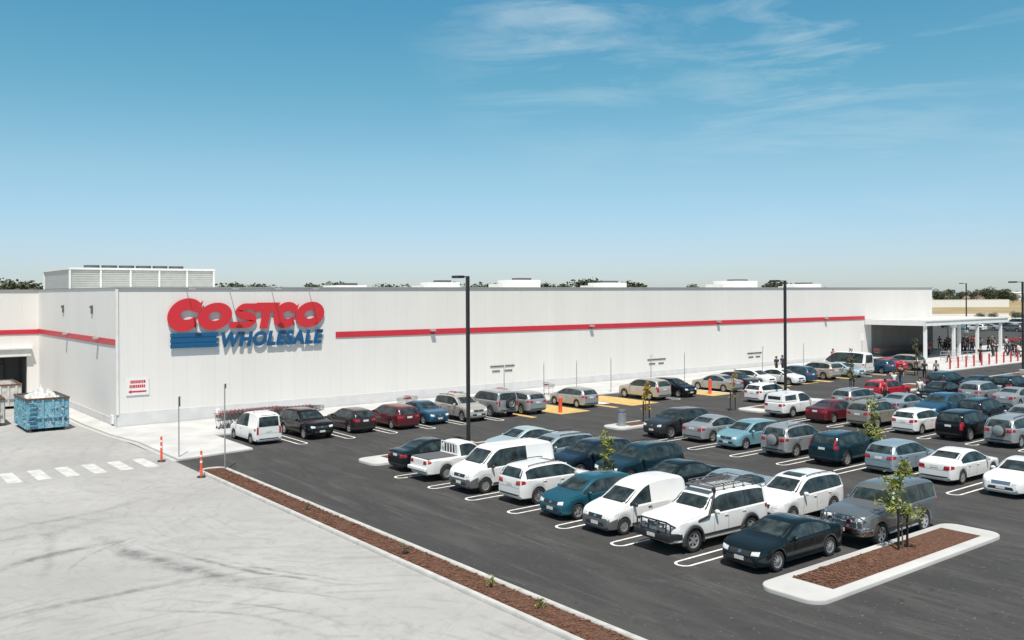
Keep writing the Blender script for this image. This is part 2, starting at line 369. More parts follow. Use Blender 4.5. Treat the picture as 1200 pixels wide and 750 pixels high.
# mulch strip between yard and car park
bm = bmesh.new()
def kerbrun(bm, pts, w, h):
    n = len(pts)
    prof = [(-w/2, -.02), (-w/2, h*.7), (-w/2+.03, h), (w/2-.03, h), (w/2, h*.7), (w/2, -.02)]
    rings = []
    for i, p in enumerate(pts):
        a = Vector(pts[max(0, i-1)]); b = Vector(pts[min(n-1, i+1)]); t = (b-a).normalized(); nn = Vector((-t.y, t.x))
        rings.append([bm.verts.new((p[0]+nn.x*u, p[1]+nn.y*u, v+gz(p[0]))) for u, v in prof])
    for r0, r1 in zip(rings, rings[1:]):
        for k in range(len(prof)-1): bm.faces.new((r0[k], r0[k+1], r1[k+1], r1[k]))
    bm.faces.new(rings[0]); bm.faces.new(list(reversed(rings[-1])))
arc = [(16.2+.62*math.cos(a), 46.05+.62*math.sin(a)) for a in [math.pi*k/8 for k in range(9)]]
kerbrun(bm, [(16.82, -40), (16.82, 46.05)] + arc[1:-1] + [(15.58, 46.05), (15.58, -40)], .2, .13)
nrm(bm); struct(fin('kerb', bm, M['kerb'], smooth=40))
bm = bmesh.new()
for i in range(80):
    for j in range(5):
        pass
ys = [-40+86.5*i/220 for i in range(221)]
vs = [[bm.verts.new((15.68+1.04*j/5, y, .085+.03*noise.noise((j*1.7, y*2.1, 0))+.02*math.sin(math.pi*j/5))) for j in range(6)] for y in ys]
for a, b in zip(vs, vs[1:]):
    for j in range(5): bm.faces.new((a[j], a[j+1], b[j+1], b[j]))
struct(fin('garden_bed', bm, M['bark'], smooth=0))
def chips(name, n, fx, m=None):
    bm = bmesh.new()
    for _ in range(n):
        x, y, z = fx(); s = random.uniform(.02, .065); a = random.random()*6.28
        mt = Matrix.Translation((x, y, z)) @ Matrix.Rotation(a, 4, 'Z') @ Matrix.Rotation(random.uniform(-.5, .5), 4, 'X') @ Matrix.Diagonal((s*1.8, s*.7, s*.4, 1))
        bmesh.ops.create_cube(bm, size=1, matrix=mt)
    o = fin(name, bm, m or M['chip']); o['kind'] = 'stuff'; return o
tag(chips('bark_mulch', 4200, lambda: (random.uniform(15.72, 16.7), 46.3-41*random.random()**1.25, .115)), 'loose brown bark chips in the long kerbed strip', 'mulch')

# concrete traffic islands with mulch beds
def island(x0, x1, y0, y1, bed=True, r=.55, ch=0, label=None):
    pts = []
    for cx, cy, a0 in ((x1-r, y1-r, 0), (x0+r, y1-r, 90), (x0+r, y0+r, 180), (x1-r, y0+r, 270)):
        for k in range(6): a = R(a0+18*k); pts.append((cx+r*math.cos(a), cy+r*math.sin(a)))
    o = raised('traffic_island', pts, .14, M['pave'], .05)
    if bed:
        bx0, bx1, by0, by1 = x0+1.35, x1-1.0, y0+.4, y1-.35
        bm = bmesh.new(); nx = 40; ny = 8
        g = [[bm.verts.new((bx0+(bx1-bx0)*i/nx, by0+(by1-by0)*j/ny, gz(bx0+(bx1-bx0)*i/nx)+.148+.03*abs(noise.noise((i*.9, j*.9, x0)))*(0 < i < nx and 0 < j < ny))) for j in range(ny+1)] for i in range(nx+1)]
        for i in range(nx):
            for j in range(ny): bm.faces.new((g[i][j], g[i+1][j], g[i+1][j+1], g[i][j+1]))
        struct(fin('garden_bed', bm, M['bark'], smooth=0))
        if ch: tag(chips('bark_mulch', ch, lambda: (random.uniform(bx0+.04, bx1-.04), random.uniform(by0+.04, by1-.04), gz(x0+3)+.175)), 'loose brown bark chips in the bed of the nearest traffic island', 'mulch')
island(22.6, 34.1, 15.2, 17.4, ch=1300)
island(23.1, 34.1, 41.9, 44.0)
island(41.1, 45.9, 42.1, 44.0)
island(54.4, 64.2, 41.2, 43.6)
island(68.5, 80.6, 41.3, 44.4)
island(39.4, 45.6, 14.4, 16.6)
island(84.5, 100.5, 40.2, 42.6)

# painted bay markings
def stroke(bm, pts, w, z=.004):
    n = len(pts); L = []; Rr = []
    for i, p in enumerate(pts):
        a = Vector(pts[max(0, i-1)]); b = Vector(pts[min(n-1, i+1)]); t = (b-a).normalized(); nn = Vector((-t.y, t.x))*w/2
        L.append(bm.verts.new((p[0]+nn.x, p[1]+nn.y, z+gz(p[0])))); Rr.append(bm.verts.new((p[0]-nn.x, p[1]-nn.y, z+gz(p[0]))))
    for i in range(n-1): bm.faces.new((Rr[i], Rr[i+1], L[i+1], L[i]))
def ubay(bm, tip, far, c, axis, half=.29, w=.10):
    s = 1 if far > tip else -1; pts = [(far, c+half)]
    for k in range(9): a = math.pi/2+math.pi*k/8; pts.append((tip+s*half*1.0+s*math.cos(a)*half, c+half*math.sin(a)))
    pts.append((far, c-half))
    if axis == 'Y': pts = [(y, x) for x, y in pts]
    stroke(bm, pts, w)
bm = bmesh.new()
for k in range(7):
    y = 20.42+3.05*k
    ubay(bm, 22.55, 28.1, y, 'X'); ubay(bm, 34.0, 28.5, y, 'X')
for y in (19.8, 22.8, 25.75, 28.7, 31.7, 34.7, 37.7): ubay(bm, 39.3, 45.2, y, 'X')
for y in (19.4, 22.4, 25.3, 28.2, 31.2, 34.3, 37.4):
    ubay(bm, 52.3, 58.0, y, 'X'); ubay(bm, 64.2, 58.4, y, 'X')
for y in (26, 29.2, 32.6, 35.8, 39): ubay(bm, 69.0, 74.8, y, 'X'); ubay(bm, 81.0, 75.2, y, 'X')
for x in (23.35, 26.55, 29.6, 32.5, 35.2, 38.2, 56.4, 65.4, 68.4, 71.3, 84.9, 87.6, 90.7): ubay(bm, 50.9, 57.0, x, 'Y')
for f in bm.faces:
    if f.normal.z < 0: f.normal_flip()
nrm(bm); struct(fin('bay_markings', bm, M['paint']))
bm = bmesh.new()
for a, b in ((40.55, 41.05), (43.3, 46.2), (48.7, 49.2), (50.6, 53.6), (60.2, 62.6), (77.0, 77.9), (81.1, 81.8), (86.9, 87.3), (92.9, 93.2)):
    sheet(bm, [(a, 50.5), (b, 50.5), (b, 57.1), (a, 57.1)], .004, gz)
sheet(bm, [(69, 51), (76.2, 51), (76.2, 51.4), (69, 51.4)], .005, gz)
struct(fin('yellow_bay_markings', bm, M['yellow']))
bm = bmesh.new(); sheet(bm, [(49.6, 52.8), (50.45, 52.8), (50.45, 54.6), (49.6, 54.6)], .006, gz); sheet(bm, [(62.75, 50.5), (63.1, 50.5), (63.1, 57), (62.75, 57)], .004, gz)
struct(fin('bay_markings', bm, M['paint']))
# zebra crossing in the yard
bm = bmesh.new()
for k in range(-3, 6):
    x = 7.7+1.29*k
    sheet(bm, [(x-.3, 49.4), (x+.34, 49.4), (x+.34, 52.4), (x-.3, 52.4)], .004)
struct(fin('crossing_markings', bm, M['crosspaint']))

# ------------------------------------------------------------------ the warehouse
ROOF = 9.52
store = empty('warehouse', (16.3, 65, 0), 0, 'long low pale grey warehouse with a red stripe and big shop sign', 'building')
def P(name, bm, m, parent=None, smooth=None):
    o = fin(name, bm, m, parent or store, smooth)
    o.location = (-16.3, -65, 0) if (parent or store) is store else (0, 0, 0)
    return o
bm = bmesh.new(); box(bm, ((16.3+124)/2, 65.15, (ROOF+1.05)/2), (124-16.3, .3, ROOF-1.05)); P('front_wall', bm, M['wallx'])
bm = bmesh.new(); box(bm, (16.45, 78.65, (ROOF+.62)/2), (.3, 26.7, ROOF-.62)); P('side_wall', bm, M['wally'])
bm = bmesh.new(); box(bm, (123.85, 85.0, ROOF/2), (.3, 39.4, ROOF)); P('end_wall', bm, M['wally'])
bm = bmesh.new(); box(bm, ((16.28+124)/2, 65.13, .525), (124-16.28, .34, 1.05)); box(bm, (16.44, 78.65, .31), (.34, 26.7, .62)); P('plinth', bm, M['plinth'])
# rear wing with dock door; opening left in the wall
bm = bmesh.new(); Yw = 92.0
DX0, DX1, DZ = 9.2, 15.35, 3.55
box(bm, (-22.5, Yw+.15, ROOF/2), (45.0, .3, ROOF)); box(bm, (4.6, Yw+.15, ROOF/2), (9.2, .3, ROOF))
box(bm, ((DX0+DX1)/2, Yw+.15, (ROOF+DZ)/2), (DX1-DX0, .3, ROOF-DZ)); box(bm, ((DX1+16.3)/2, Yw+.15, ROOF/2), (16.3-DX1, .3, ROOF))
P('wing_wall', bm, M['wallx'])
bm = bmesh.new(); box(bm, ((16.3+124)/2, 85.2, ROOF-.35), (107, 39.5, .2)); box(bm, (-14.3, 98, ROOF-.35), (60.9, 11.5, .2)); P('roof', bm, M['offwhite'])
bm = bmesh.new()
box(bm, ((16.22+124.1)/2, 65.1, ROOF+.03), (107.9, .4, .09)); box(bm, (16.5, 78.7, ROOF+.031), (.5, 26.8, .09)); box(bm, (-14.4, 92.1, ROOF+.032), (61.3, .4, .09)); box(bm, (123.9, 85.3, ROOF+.033), (.5, 39.6, .09))
P('parapet_cap', bm, M['trim'])
bm = bmesh.new()
def band(bm, x0, x1, zc0, zc1, y, h):
    v = []
    for yy in (y-.05, y):
        for x, zc in ((x0, zc0), (x1, zc1)):
            for s in (-h/2, h/2): v.append(bm.verts.new((x, yy, zc+s)))
    for q in ((0, 2, 3, 1), (4, 5, 7, 6), (0, 1, 5, 4), (2, 6, 7, 3), (1, 3, 7, 5), (0, 4, 6, 2)): bm.faces.new([v[i] for i in q])
band(bm, 32.5, 107.0, 5.86, 5.70, 65-.003, .46); nrm(bm)
P('red_stripe', bm, M['red'])
bm = bmesh.new(); box(bm, (16.27, 78.45, 5.82), (.05, 27.0, .42)); box(bm, (-14.5, 91.97, 5.78), (61.5, .05, .42)); P('red_stripe', bm, M['red'])
# corner flashing and downpipes
bm = bmesh.new(); box(bm, (16.28, 64.98, 5.2), (.16, .16, 8.5)); P('corner_flashing', bm, M['offwhite'])
# dock: light lintel box, dark recess, shelter and door
bm = bmesh.new()
box(bm, ((DX0+DX1)/2+.02, 91.72, 4.32), (DX1-DX0+.7, .56, .14)); box(bm, ((DX0+DX1)/2+.02, 91.8, 3.93), (DX1-DX0+.5, .38, .62)); P('dock_lintel', bm, M['offwhite'])
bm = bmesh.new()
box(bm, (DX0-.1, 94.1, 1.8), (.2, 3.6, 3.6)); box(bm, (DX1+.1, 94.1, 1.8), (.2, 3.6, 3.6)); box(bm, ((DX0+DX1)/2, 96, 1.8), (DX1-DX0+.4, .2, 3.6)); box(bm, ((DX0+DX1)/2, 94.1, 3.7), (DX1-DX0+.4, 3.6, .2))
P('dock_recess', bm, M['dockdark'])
bm = bmesh.new(); box(bm, (11.6, 95.7, 3.1), (4.7, .5, .75), bev=.05); box(bm, (13.75, 95.7, 1.5), (.45, .5, 2.4)); box(bm, (9.6, 95.7, 1.5), (.45, .5, 2.4)); P('dock_shelter', bm, M['black'])
bm = bmesh.new(); box(bm, (11.65, 95.85, 1.4), (3.7, .1, 2.7))
for k in range(5): box(bm, (11.65, 95.78, .5+.5*k), (3.7, .03, .03), mi=1)
P('dock_door', bm, [M['dockdoor'], M['dockdark']])

def text(name, s, size, loc, rot, m, parent, ext=.05, off=0.0, shear=0.0, width=None, align='LEFT'):
    c = bpy.data.curves.new(name, 'FONT'); c.body = s; c.size = size; c.extrude = ext; c.offset = off; c.shear = shear; c.align_x = align; c.space_character = 1.14 if off > 0 else 1.0; c.resolution_u = 4
    o = bpy.data.objects.new(name, c); COL.objects.link(o); bpy.context.view_layer.update()
    me = bpy.data.meshes.new_from_object(o.evaluated_get(bpy.context.evaluated_depsgraph_get()))
    COL.objects.unlink(o); bpy.data.objects.remove(o)
    if width:
        xs = [v.co.x for v in me.vertices]; x0 = min(xs); k = width/(max(xs)-x0)
        for v in me.vertices: v.co.x = (v.co.x-x0)*k
    me.materials.clear(); me.materials.append(m)
    n = bpy.data.objects.new(name, me); n.location = loc; n.rotation_euler = rot; link(n, parent)
    return n
t4 = text('bay_number', '4', 1.15, (10.1-16.3, 91.96-65, 4.72), (R(90), 0, 0), M['black'], store, .01)

# shop sign: heavy slanted lettering made from outlines, standing 0.18 m off the wall
sign = empty('shop_sign', (25.5, 64.9, 7), 0, 'big red slanted COSTCO letters over blue WHOLESALE lettering and bars', 'sign')
def ring(cx, cy, ax, ay, bx, by, a0, a1, n=40, rot=0.0, sx=0.0):
    o = []; i = []
    for k in range(n+1):
        a = R(a0+(a1-a0)*k/n)
        o.append((cx+ax*math.cos(a), cy+ay*math.sin(a)))
    for k in range(n+1):
        a = R(a0+(a1-a0)*k/n)
        i.append((cx+sx+bx*math.cos(a), cy+by*math.sin(a)))
    return o, i
LY = [0.0]
def letter(name, quads, polys, x, z, wd, ht, m, sl=.20, depth=.07, y=-.085):
    """quads: list of (outer,inner) strips; polys: closed outlines; unit box scaled to wd x ht"""
    bm = bmesh.new(); LY[0] += 1; y = y-.010*(LY[0] % 3)
    def mp2(p, yy): return (x+p[0]*wd+p[1]*ht*sl, yy, z+p[1]*ht)
    for o, i, closed in quads:
        n = len(o)
        A = [bm.verts.new(mp2(p, y)) for p in o]; B = [bm.verts.new(mp2(p, y)) for p in i]
        C = [bm.verts.new(mp2(p, y+depth)) for p in o]; D = [bm.verts.new(mp2(p, y+depth)) for p in i]
        rg = range(n-1)
        for k in rg:
            bm.faces.new((A[k], A[k+1], B[k+1], B[k])); bm.faces.new((C[k], C[k+1], A[k+1], A[k])); bm.faces.new((B[k], B[k+1], D[k+1], D[k])); bm.faces.new((D[k], D[k+1], C[k+1], C[k]))
        if not closed:
            bm.faces.new((A[0], B[0], D[0], C[0])); bm.faces.new((A[-1], C[-1], D[-1], B[-1]))
    for p in polys:
        A = [bm.verts.new(mp2(q, y)) for q in p]; C = [bm.verts.new(mp2(q, y+depth)) for q in p]; n = len(p)
        bm.faces.new(A); bm.faces.new(list(reversed(C)))
        for k in range(n): bm.faces.new((A[k], A[(k+1) % n], C[(k+1) % n], C[k]))
    bmesh.ops.remove_doubles(bm, verts=bm.verts, dist=.0005); nrm(bm)
    return fin(name, bm, m, sign)
def Cq():
    # heavy C: outer sweep opens to flat terminals on the right
    n = 44; o = []; i = []
    for k in range(n+1):
        a = R(38+(322-38)*k/n); o.append((.54+.54*math.cos(a), .5+.5*math.sin(a)))
        b = R(24+(336-24)*k/n); i.append((.60+.22*math.cos(b), .5+.15*math.sin(b)))
    o[0] = (1.0, .93); o[-1] = (.93, .06); i[0] = (.96, .56); i[-1] = (.90, .40)
    return [(o, i, False)], []
def Oq():
    o, i = ring(.5, .5, .52, .5, .20, .17, 0, 360, 44)
    return [(o, i, True)], []
def Sq():
    # stroke along an S spine with varying thickness
    sp = [(1.0, .84, .17), (.82, .84, .17), (.60, .84, .17), (.36, .82, .18), (.22, .67, .17), (.36, .54, .20), (.52, .50, .21), (.70, .45, .20), (.82, .31, .17), (.66, .17, .18), (.42, .16, .17), (.20, .16, .17), (.0, .16, .17)]
    from_pts = []
    for j in range(len(sp)-1):
        p0 = sp[max(0, j-1)]; p1 = sp[j]; p2 = sp[j+1]; p3 = sp[min(len(sp)-1, j+2)]
        for s in range(4):
            t = s/4
            from_pts.append(tuple(.5*((2*p1[c])+(-p0[c]+p2[c])*t+(2*p0[c]-5*p1[c]+4*p2[c]-p3[c])*t*t+(-p0[c]+3*p1[c]-3*p2[c]+p3[c])*t**3) for c in range(3)))
    from_pts.append(sp[-1]); o = []; i = []
    for k, p in enumerate(from_pts):
        a = Vector(from_pts[max(0, k-1)][:2]); b = Vector(from_pts[min(len(from_pts)-1, k+1)][:2]); t = (b-a).normalized()
        nn = Vector((-t.y, t.x))*p[2]*.70; o.append((p[0]+nn.x, p[1]+nn.y)); i.append((p[0]-nn.x, p[1]-nn.y))
    return [(o, i, False)], []
def Tq():
    return [], [[(.33, 0), (.68, 0), (.68, .68), (.98, .60), (1.04, 1.0), (.0, 1.0), (-.04, .60), (.33, .68)]]
LB = 6.52
XO, YO = -25.5, -64.9
def SG(fn, x, z, wd, ht): return letter('sign_letter', *fn(), x+XO, z-7.0, wd, ht, M['signred'])
SG(Cq, 19.35, 6.47, 2.30, 2.33)
SG(Oq, 21.55, LB, 2.35, 1.95)
SG(Sq, 23.95, LB, 2.05, 1.95)
SG(Tq, 25.65, LB, 1.75, 1.92)
SG(Cq, 27.15, LB, 1.85, 1.95)
SG(Oq, 28.95, LB, 2.25, 1.95)
bm = bmesh.new()
for z0, z1 in ((5.30, 5.56), (5.70, 5.96), (6.08, 6.34)):
    prism_pts = [(19.75+XO, z0-7), (23.1+XO, z0-7), (23.16+XO, z1-7), (19.75+XO, z1-7)]
    a = [bm.verts.new((x, -.125, z)) for x, z in prism_pts]; c = [bm.verts.new((x, -.07, z)) for x, z in prism_pts]
    bm.faces.new(a); bm.faces.new(list(reversed(c)))
    for k in range(4): bm.faces.new((a[k], a[(k+1) % 4], c[(k+1) % 4], c[k]))
box(bm, (21.4+XO, -.055, 5.82-7), (3.2, .06, .95), mi=1)
nrm(bm); fin('sign_bars', bm, [M['signblue'], mat('sign_blue_backing', (0.012, 0.15, 0.30), .4)], sign)
wt = text('sign_lettering', 'WHOLESALE', 1.38, (23.35+XO, -.085, 5.32-7), (R(90), 0, 0), M['signblue'], sign, .035, .072, .22, 8.0)
for x in (20.6, 23.0, 25.4, 27.8, 30.2):
    bm = bmesh.new(); box(bm, (x+XO, .0, -.05), (.06, .10, .24)); fin('sign_bracket', bm, M['grey'], sign)
for k, x in enumerate((20.9, 24.0, 27.2, 30.2)):
    s = empty('sign_flood_lamp', (x, 64.85, ROOF), 0, f'thin arm flood lamp on the parapet above the {["first red letter", "S of the red sign", "second C of the red sign", "last O of the red sign"][k]}', 'lamp', 'flood lamps above the shop sign')
    bm = bmesh.new(); tube(bm, (0, .1, .02), (0, -1.15, -.06), .028); fin('lamp_arm', bm, M['grey'], s)
    bm = bmesh.new(); box(bm, (0, -1.2, -.1), (.42, .3, .13), bev=.02); fin('lamp_head', bm, M['floodbox'], s)

# wall lamps on the red stripe
wl = []
for k, (x, z, axis) in enumerate(((41.4, 5.95, 'x'), (59.5, 5.86, 'x'), (78.2, 5.85, 'x'), (98.3, 5.8, 'x'), (0, 0, 'y1'), (0, 0, 'y2'))):
    pos = ['on the red stripe nearest the sign', 'on the red stripe left of the middle', 'on the red stripe right of the middle', 'on the red stripe nearest the canopy', 'on the side wall stripe nearest the corner', 'on the side wall stripe farther from the corner'][k]
    if axis == 'x': o = empty('wall_lamp', (x, 64.93, z), 0)
    else: o = empty('wall_lamp', (16.22, 70.0 if axis == 'y1' else 80.0, 5.95), R(-90))
    tag(o, 'small grey box lamp '+pos, 'lamp', 'wall lamps along the red stripe')
    bm = bmesh.new(); box(bm, (0, -.14, 0), (.42, .34, .17), bev=.03); fin('lamp_body', bm, M['floodbox'], o)
    bm = bmesh.new(); box(bm, (0, -.15, -.095), (.34, .24, .02)); fin('diffuser', bm, M['mid'], o)
# two small vents high on the side wall, tap box low, white meter boxes
for k, (y, z) in enumerate(((71.8, 8.0), (81.5, 7.95))):
    bm = bmesh.new(); box(bm, (0, 0, 0), (.10, .34, .62), bev=.02); box(bm, (-.08, 0, .18), (.12, .26, .16), bev=.02)
    o = fin('wall_vent', bm, M['mid'], loc=(16.25, y, z)); tag(o, 'dark slot fitting high on the side wall, ' + ('nearer the corner' if k == 0 else 'nearer the loading dock'), 'vent', 'slot fittings high on the side wall')
bm = bmesh.new(); box(bm, (0, 0, 0), (.30, .12, .42), bev=.02)
tag(fin('meter_box', bm, M['white'], loc=(23.1, 64.88, .62)), 'small white box at the foot of the front wall', 'box')
bm = bmesh.new(); box(bm, (0, 0, 0), (.12, .45, .60), bev=.02)
tag(fin('meter_box', bm, M['white'], loc=(16.2, 66.0, .55)), 'small white box at the foot of the side wall by the corner', 'box')

def signboard(name, x0, x1, z0, z1, y, label):
    o = empty(name, ((x0+x1)/2, y, (z0+z1)/2), 0, label, 'sign'); W = x1-x0; H = z1-z0
    bm = bmesh.new(); box(bm, (0, -.02, 0), (W, .04, H)); fin('board', bm, M['white'], o)
    random.seed(3)
    bm = bmesh.new()
    for r, zz in ((0, H*.30), (1, H*.03)):
        x = -W*.36 + (.06 if r == 0 else 0)
        while x < W*.33:
            w_ = W*random.uniform(.05, .085); box(bm, (x+w_/2, -.045, zz), (w_, .01, H*.17)); x += w_+W*.02
    fin('lettering', bm, M['signred'], o)
    bm = bmesh.new(); A = [(-W*.42, -H*.28), (-W*.28, -H*.17), (-W*.28, -H*.235), (W*.38, -H*.235), (W*.38, -H*.325), (-W*.28, -H*.325), (-W*.28, -H*.39)]
    a = [bm.verts.new((x, -.052, z)) for x, z in A]; b = [bm.verts.new((x, -.041, z)) for x, z in A]; bm.faces.new(a); bm.faces.new(list(reversed(b)))
    for k in range(7): bm.faces.new((a[k], a[(k+1) % 7], b[(k+1) % 7], b[k]))
    nrm(bm); fin('arrow', bm, M['signred'], o)
signboard('direction_sign', 16.85, 18.35, 2.2, 3.35, 64.98, 'white wall sign with red lettering and red arrow pointing left')
def wallnote(x, z, wd, label):
    o = empty('wall_notice', (x, 64.98, z), 0, label, 'sign', 'grey notices lettered on the front wall')
    bm = bmesh.new(); random.seed(int(x))
    for zz, f in ((.2, 1.0), (-.22, .3)):
        for off in ((-.5,) if f == 1 else (-.42, .12)):
            xx = off*wd
            while xx < off*wd+wd*f:
                w_ = random.uniform(.09, .17); box(bm, (xx+w_/2, -.012, zz), (w_, .02, .15)); xx += w_+.04
    fin('lettering', bm, M['mid'], o)
wallnote(48.8, 2.35, 2.6, 'grey lettering on the wall above the silver cars left of the yellow bays')
wallnote(68.6, 2.0, 2.6, 'grey lettering on the wall above the yellow bay by the black suv')
wallnote(84.5, 1.95, 2.4, 'grey lettering on the wall just left of the second lamp post')

# rooftop plant
rs = empty('rooftop_plant_screen', (22.3, 85, ROOF-.25), 0, 'pale louvred plant enclosure with dark fans on the roof above the corner', 'plant enclosure')
M['louvre'] = mat('louvre', (0.56, 0.56, 0.53), .6, var=.05, vscale=2)
bm = bmesh.new(); box(bm, (0, 0, .95), (11.6, 10, 1.9))
for k in range(9): box(bm, (0, 0, .25+.19*k), (11.7, 10.1, .05))
fin('screen', bm, M['louvre'], rs)
bm = bmesh.new(); box(bm, (0, 0, 1.96), (11.9, 10.3, .16))
for k in range(6): box(bm, (-5.85+2.34*k, -5.06, 1.0), (.14, .14, 2))
box(bm, (-5.87, 5.06, 1.0), (.13, .13, 2))
fin('frame', bm, M['white'], rs)
for k in range(6):
    bm = bmesh.new(); bmesh.ops.create_cone(bm, cap_ends=True, segments=20, radius1=.62, radius2=.62, depth=.26, matrix=Matrix.Translation((-3.4+1.42*k, -1.5, 2.22))); fin('fan', bm, M['mid'], rs, 40)
def rtu(x, y, w_, d, h, label, hood=True):
    o = empty('rooftop_unit', (x, y, ROOF-.25), 0, label, 'rooftop unit', 'white units on the warehouse roof')
    bm = bmesh.new(); box(bm, (0, 0, h/2), (w_, d, h), bev=.05); fin('casing', bm, M['white'], o, 40)
    bm = bmesh.new(); box(bm, (-w_*.66, 0, h*.33), (w_*.5, d*.8, h*.66)); fin('duct', bm, M['offwhite'], o)
    if hood:
        bm = bmesh.new(); box(bm, (w_*.1, 0, h+.12), (w_*.42, d*.5, .22)); fin('fan', bm, M['mid'], o)
rtu(41, 80, 3.2, 3, .62, 'lowest and nearest white rooftop unit, right of the shop sign', True)
rtu(52, 80, 3.0, 3, .95, 'white rooftop unit left of the first lamp post')
rtu(62.5, 80, 3.6, 3.2, 1.25, 'tallest white rooftop unit, just left of the first lamp post head')
rtu(76, 80, 3.6, 3, 1.0, 'white rooftop unit just right of the first lamp post')
rtu(105, 84, 5.0, 4, 1.4, 'wide white rooftop unit over the middle of the wall')
rtu(131-10, 84, 4.2, 4, 1.0, 'white rooftop unit left of the second lamp post')

# entrance canopy
cn = empty('entrance_canopy', (107, 65, 0), 0, 'white flat roofed entrance canopy on slim columns at the far end', 'canopy')
def CP(name, bm, m, sm=None):
    o = fin(name, bm, m, cn, sm); o.location = (-107, -65, 0); return o
cg = gz(115)
bm = bmesh.new(); box(bm, (117.6, 60.9, 5.42), (21.2, 8.1, .16)); box(bm, (126.2, 68.0, 5.42), (4.0, 6.0, .16)); CP('canopy_roof', bm, mat('canopy_sheet', (.56, .56, .55), .7, var=.08, vscale=.6))
bm = bmesh.new(); box(bm, (117.6, 56.85, 5.15), (21.4, .18, .62)); box(bm, (107.0, 60.95, 5.15), (.18, 7.95, .62)); box(bm, (128.2, 63.9, 5.15), (.18, 14, .62)); CP('fascia', bm, M['white'])
bm = bmesh.new(); box(bm, (117.6, 56.72, 5.43), (21.5, .1, .1)); CP('gutter', bm, M['offwhite'])
bm = bmesh.new()
for k in range(9): box(bm, (109+2.3*k, 60.9, 5.22), (.1, 7.8, .2))
CP('beam', bm, M['white'])
for x, y in ((107.25, 57.1), (114.2, 57.1), (120.4, 57.1), (126.9, 57.1), (127.6, 64.5), (127.6, 69.5), (117.2, 57.9)):
    bm = bmesh.new(); box(bm, (x, y, (4.85+cg+.1)/2), (.34, .34, 4.85-cg-.1), bev=.02); CP('column', bm, M['white'])
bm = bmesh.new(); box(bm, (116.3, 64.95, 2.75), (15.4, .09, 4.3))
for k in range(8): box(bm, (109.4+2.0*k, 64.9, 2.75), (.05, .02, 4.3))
P('canopy_shade_panel', bm, mat('shade_panel_grey', (0.17, 0.165, 0.155), .7, var=.08, vscale=1))  # panel added over the wall; its dark colour deepens the canopy shade
# handrail near first column
hr = empty('handrail', (107.8, 53.5, gz(108)+.12), 0, 'grey tubular handrail beside the first canopy column', 'railing')
bm = bmesh.new()
for x in (0, 1.3, 2.6, 3.9): tube(bm, (x, 0, 0), (x, 0, 1.05), .03); tube(bm, (x, 2, 0), (x, 2, 1.05), .03)
fin('post', bm, M['grey'], hr)
bm = bmesh.new()
for z in (.35, .7, 1.05):
    for y in (0, 2): tube(bm, (0, y, z), (3.9, y, z), .025)
    tube(bm, (0, 0, z), (0, 2, z), .025)
fin('rail', bm, M['grey'], hr)

# ------------------------------------------------------------------ red bollards along the forecourt
bm0 = bmesh.new(); tube(bm0, (0, 0, 0), (0, 0, 1.2), .09, seg=12); bmesh.ops.create_uvsphere(bm0, u_segments=12, v_segments=6, radius=.09, matrix=Matrix.Translation((0, 0, 1.2)))
bmesh.ops.scale
b0 = fin('bollard', bm0, M['bollard'], smooth=40)
for k in range(13):
    o = b0 if k == 0 else b0.copy()
    if k: COL.objects.link(o)
    x = 97.2+1.72*k; o.location = (x, 49.0-.03*k, gz(x)+.11)
    tag(o, 'round red bollard along the entrance forecourt kerb', 'bollard', 'red bollards along the entrance forecourt')
# orange delineator posts
def delineator(x, y, h, label, top=True):
    o = empty('delineator_post', (x, y, gz(x)+.01), 0, label, 'delineator', 'orange delineator posts')
    bm = bmesh.new(); tube(bm, (0, 0, 0), (0, 0, .06), .22, .19, 14, mi=1); tube(bm, (0, 0, .06), (0, 0, h), .065, .055, 12)
    fin('post', bm, [M['orange'], M['dark']], o, 40)
    bm = bmesh.new()
    for z in (h*.55, h*.78): tube(bm, (0, 0, z), (0, 0, z+.1), .068, .066, 12)
    fin('reflective_sleeve', bm, M['white'], o, 40)
delineator(14.95, 50.7, 1.35, 'orange delineator post at the footpath corner by the zebra crossing')
delineator(15.2, 45.05, 1.3, 'orange delineator post beside the rounded end of the mulch strip')
def redpost(x, y, h, label):
    bm = bmesh.new(); tube(bm, (0, 0, 0), (0, 0, h), .14, seg=14); bmesh.ops.create_uvsphere(bm, u_segments=14, v_segments=8, radius=.14, matrix=Matrix.Translation((0, 0, h)))
    tag(fin('safety_post', bm, M['orange'], loc=(x, y, gz(x)), smooth=40), label, 'bollard', 'stout orange red posts on the yellow bays')
redpost(43.9, 51.3, 1.05, 'stout orange red post on the yellow bay behind the silver hatchback')
redpost(61.3, 51.8, 1.15, 'stout orange red post on the yellow bay beside the silver sedan by the wall')
redpost(92.2, 51.5, .95, 'stout orange red post beside the beige suv near the canopy')
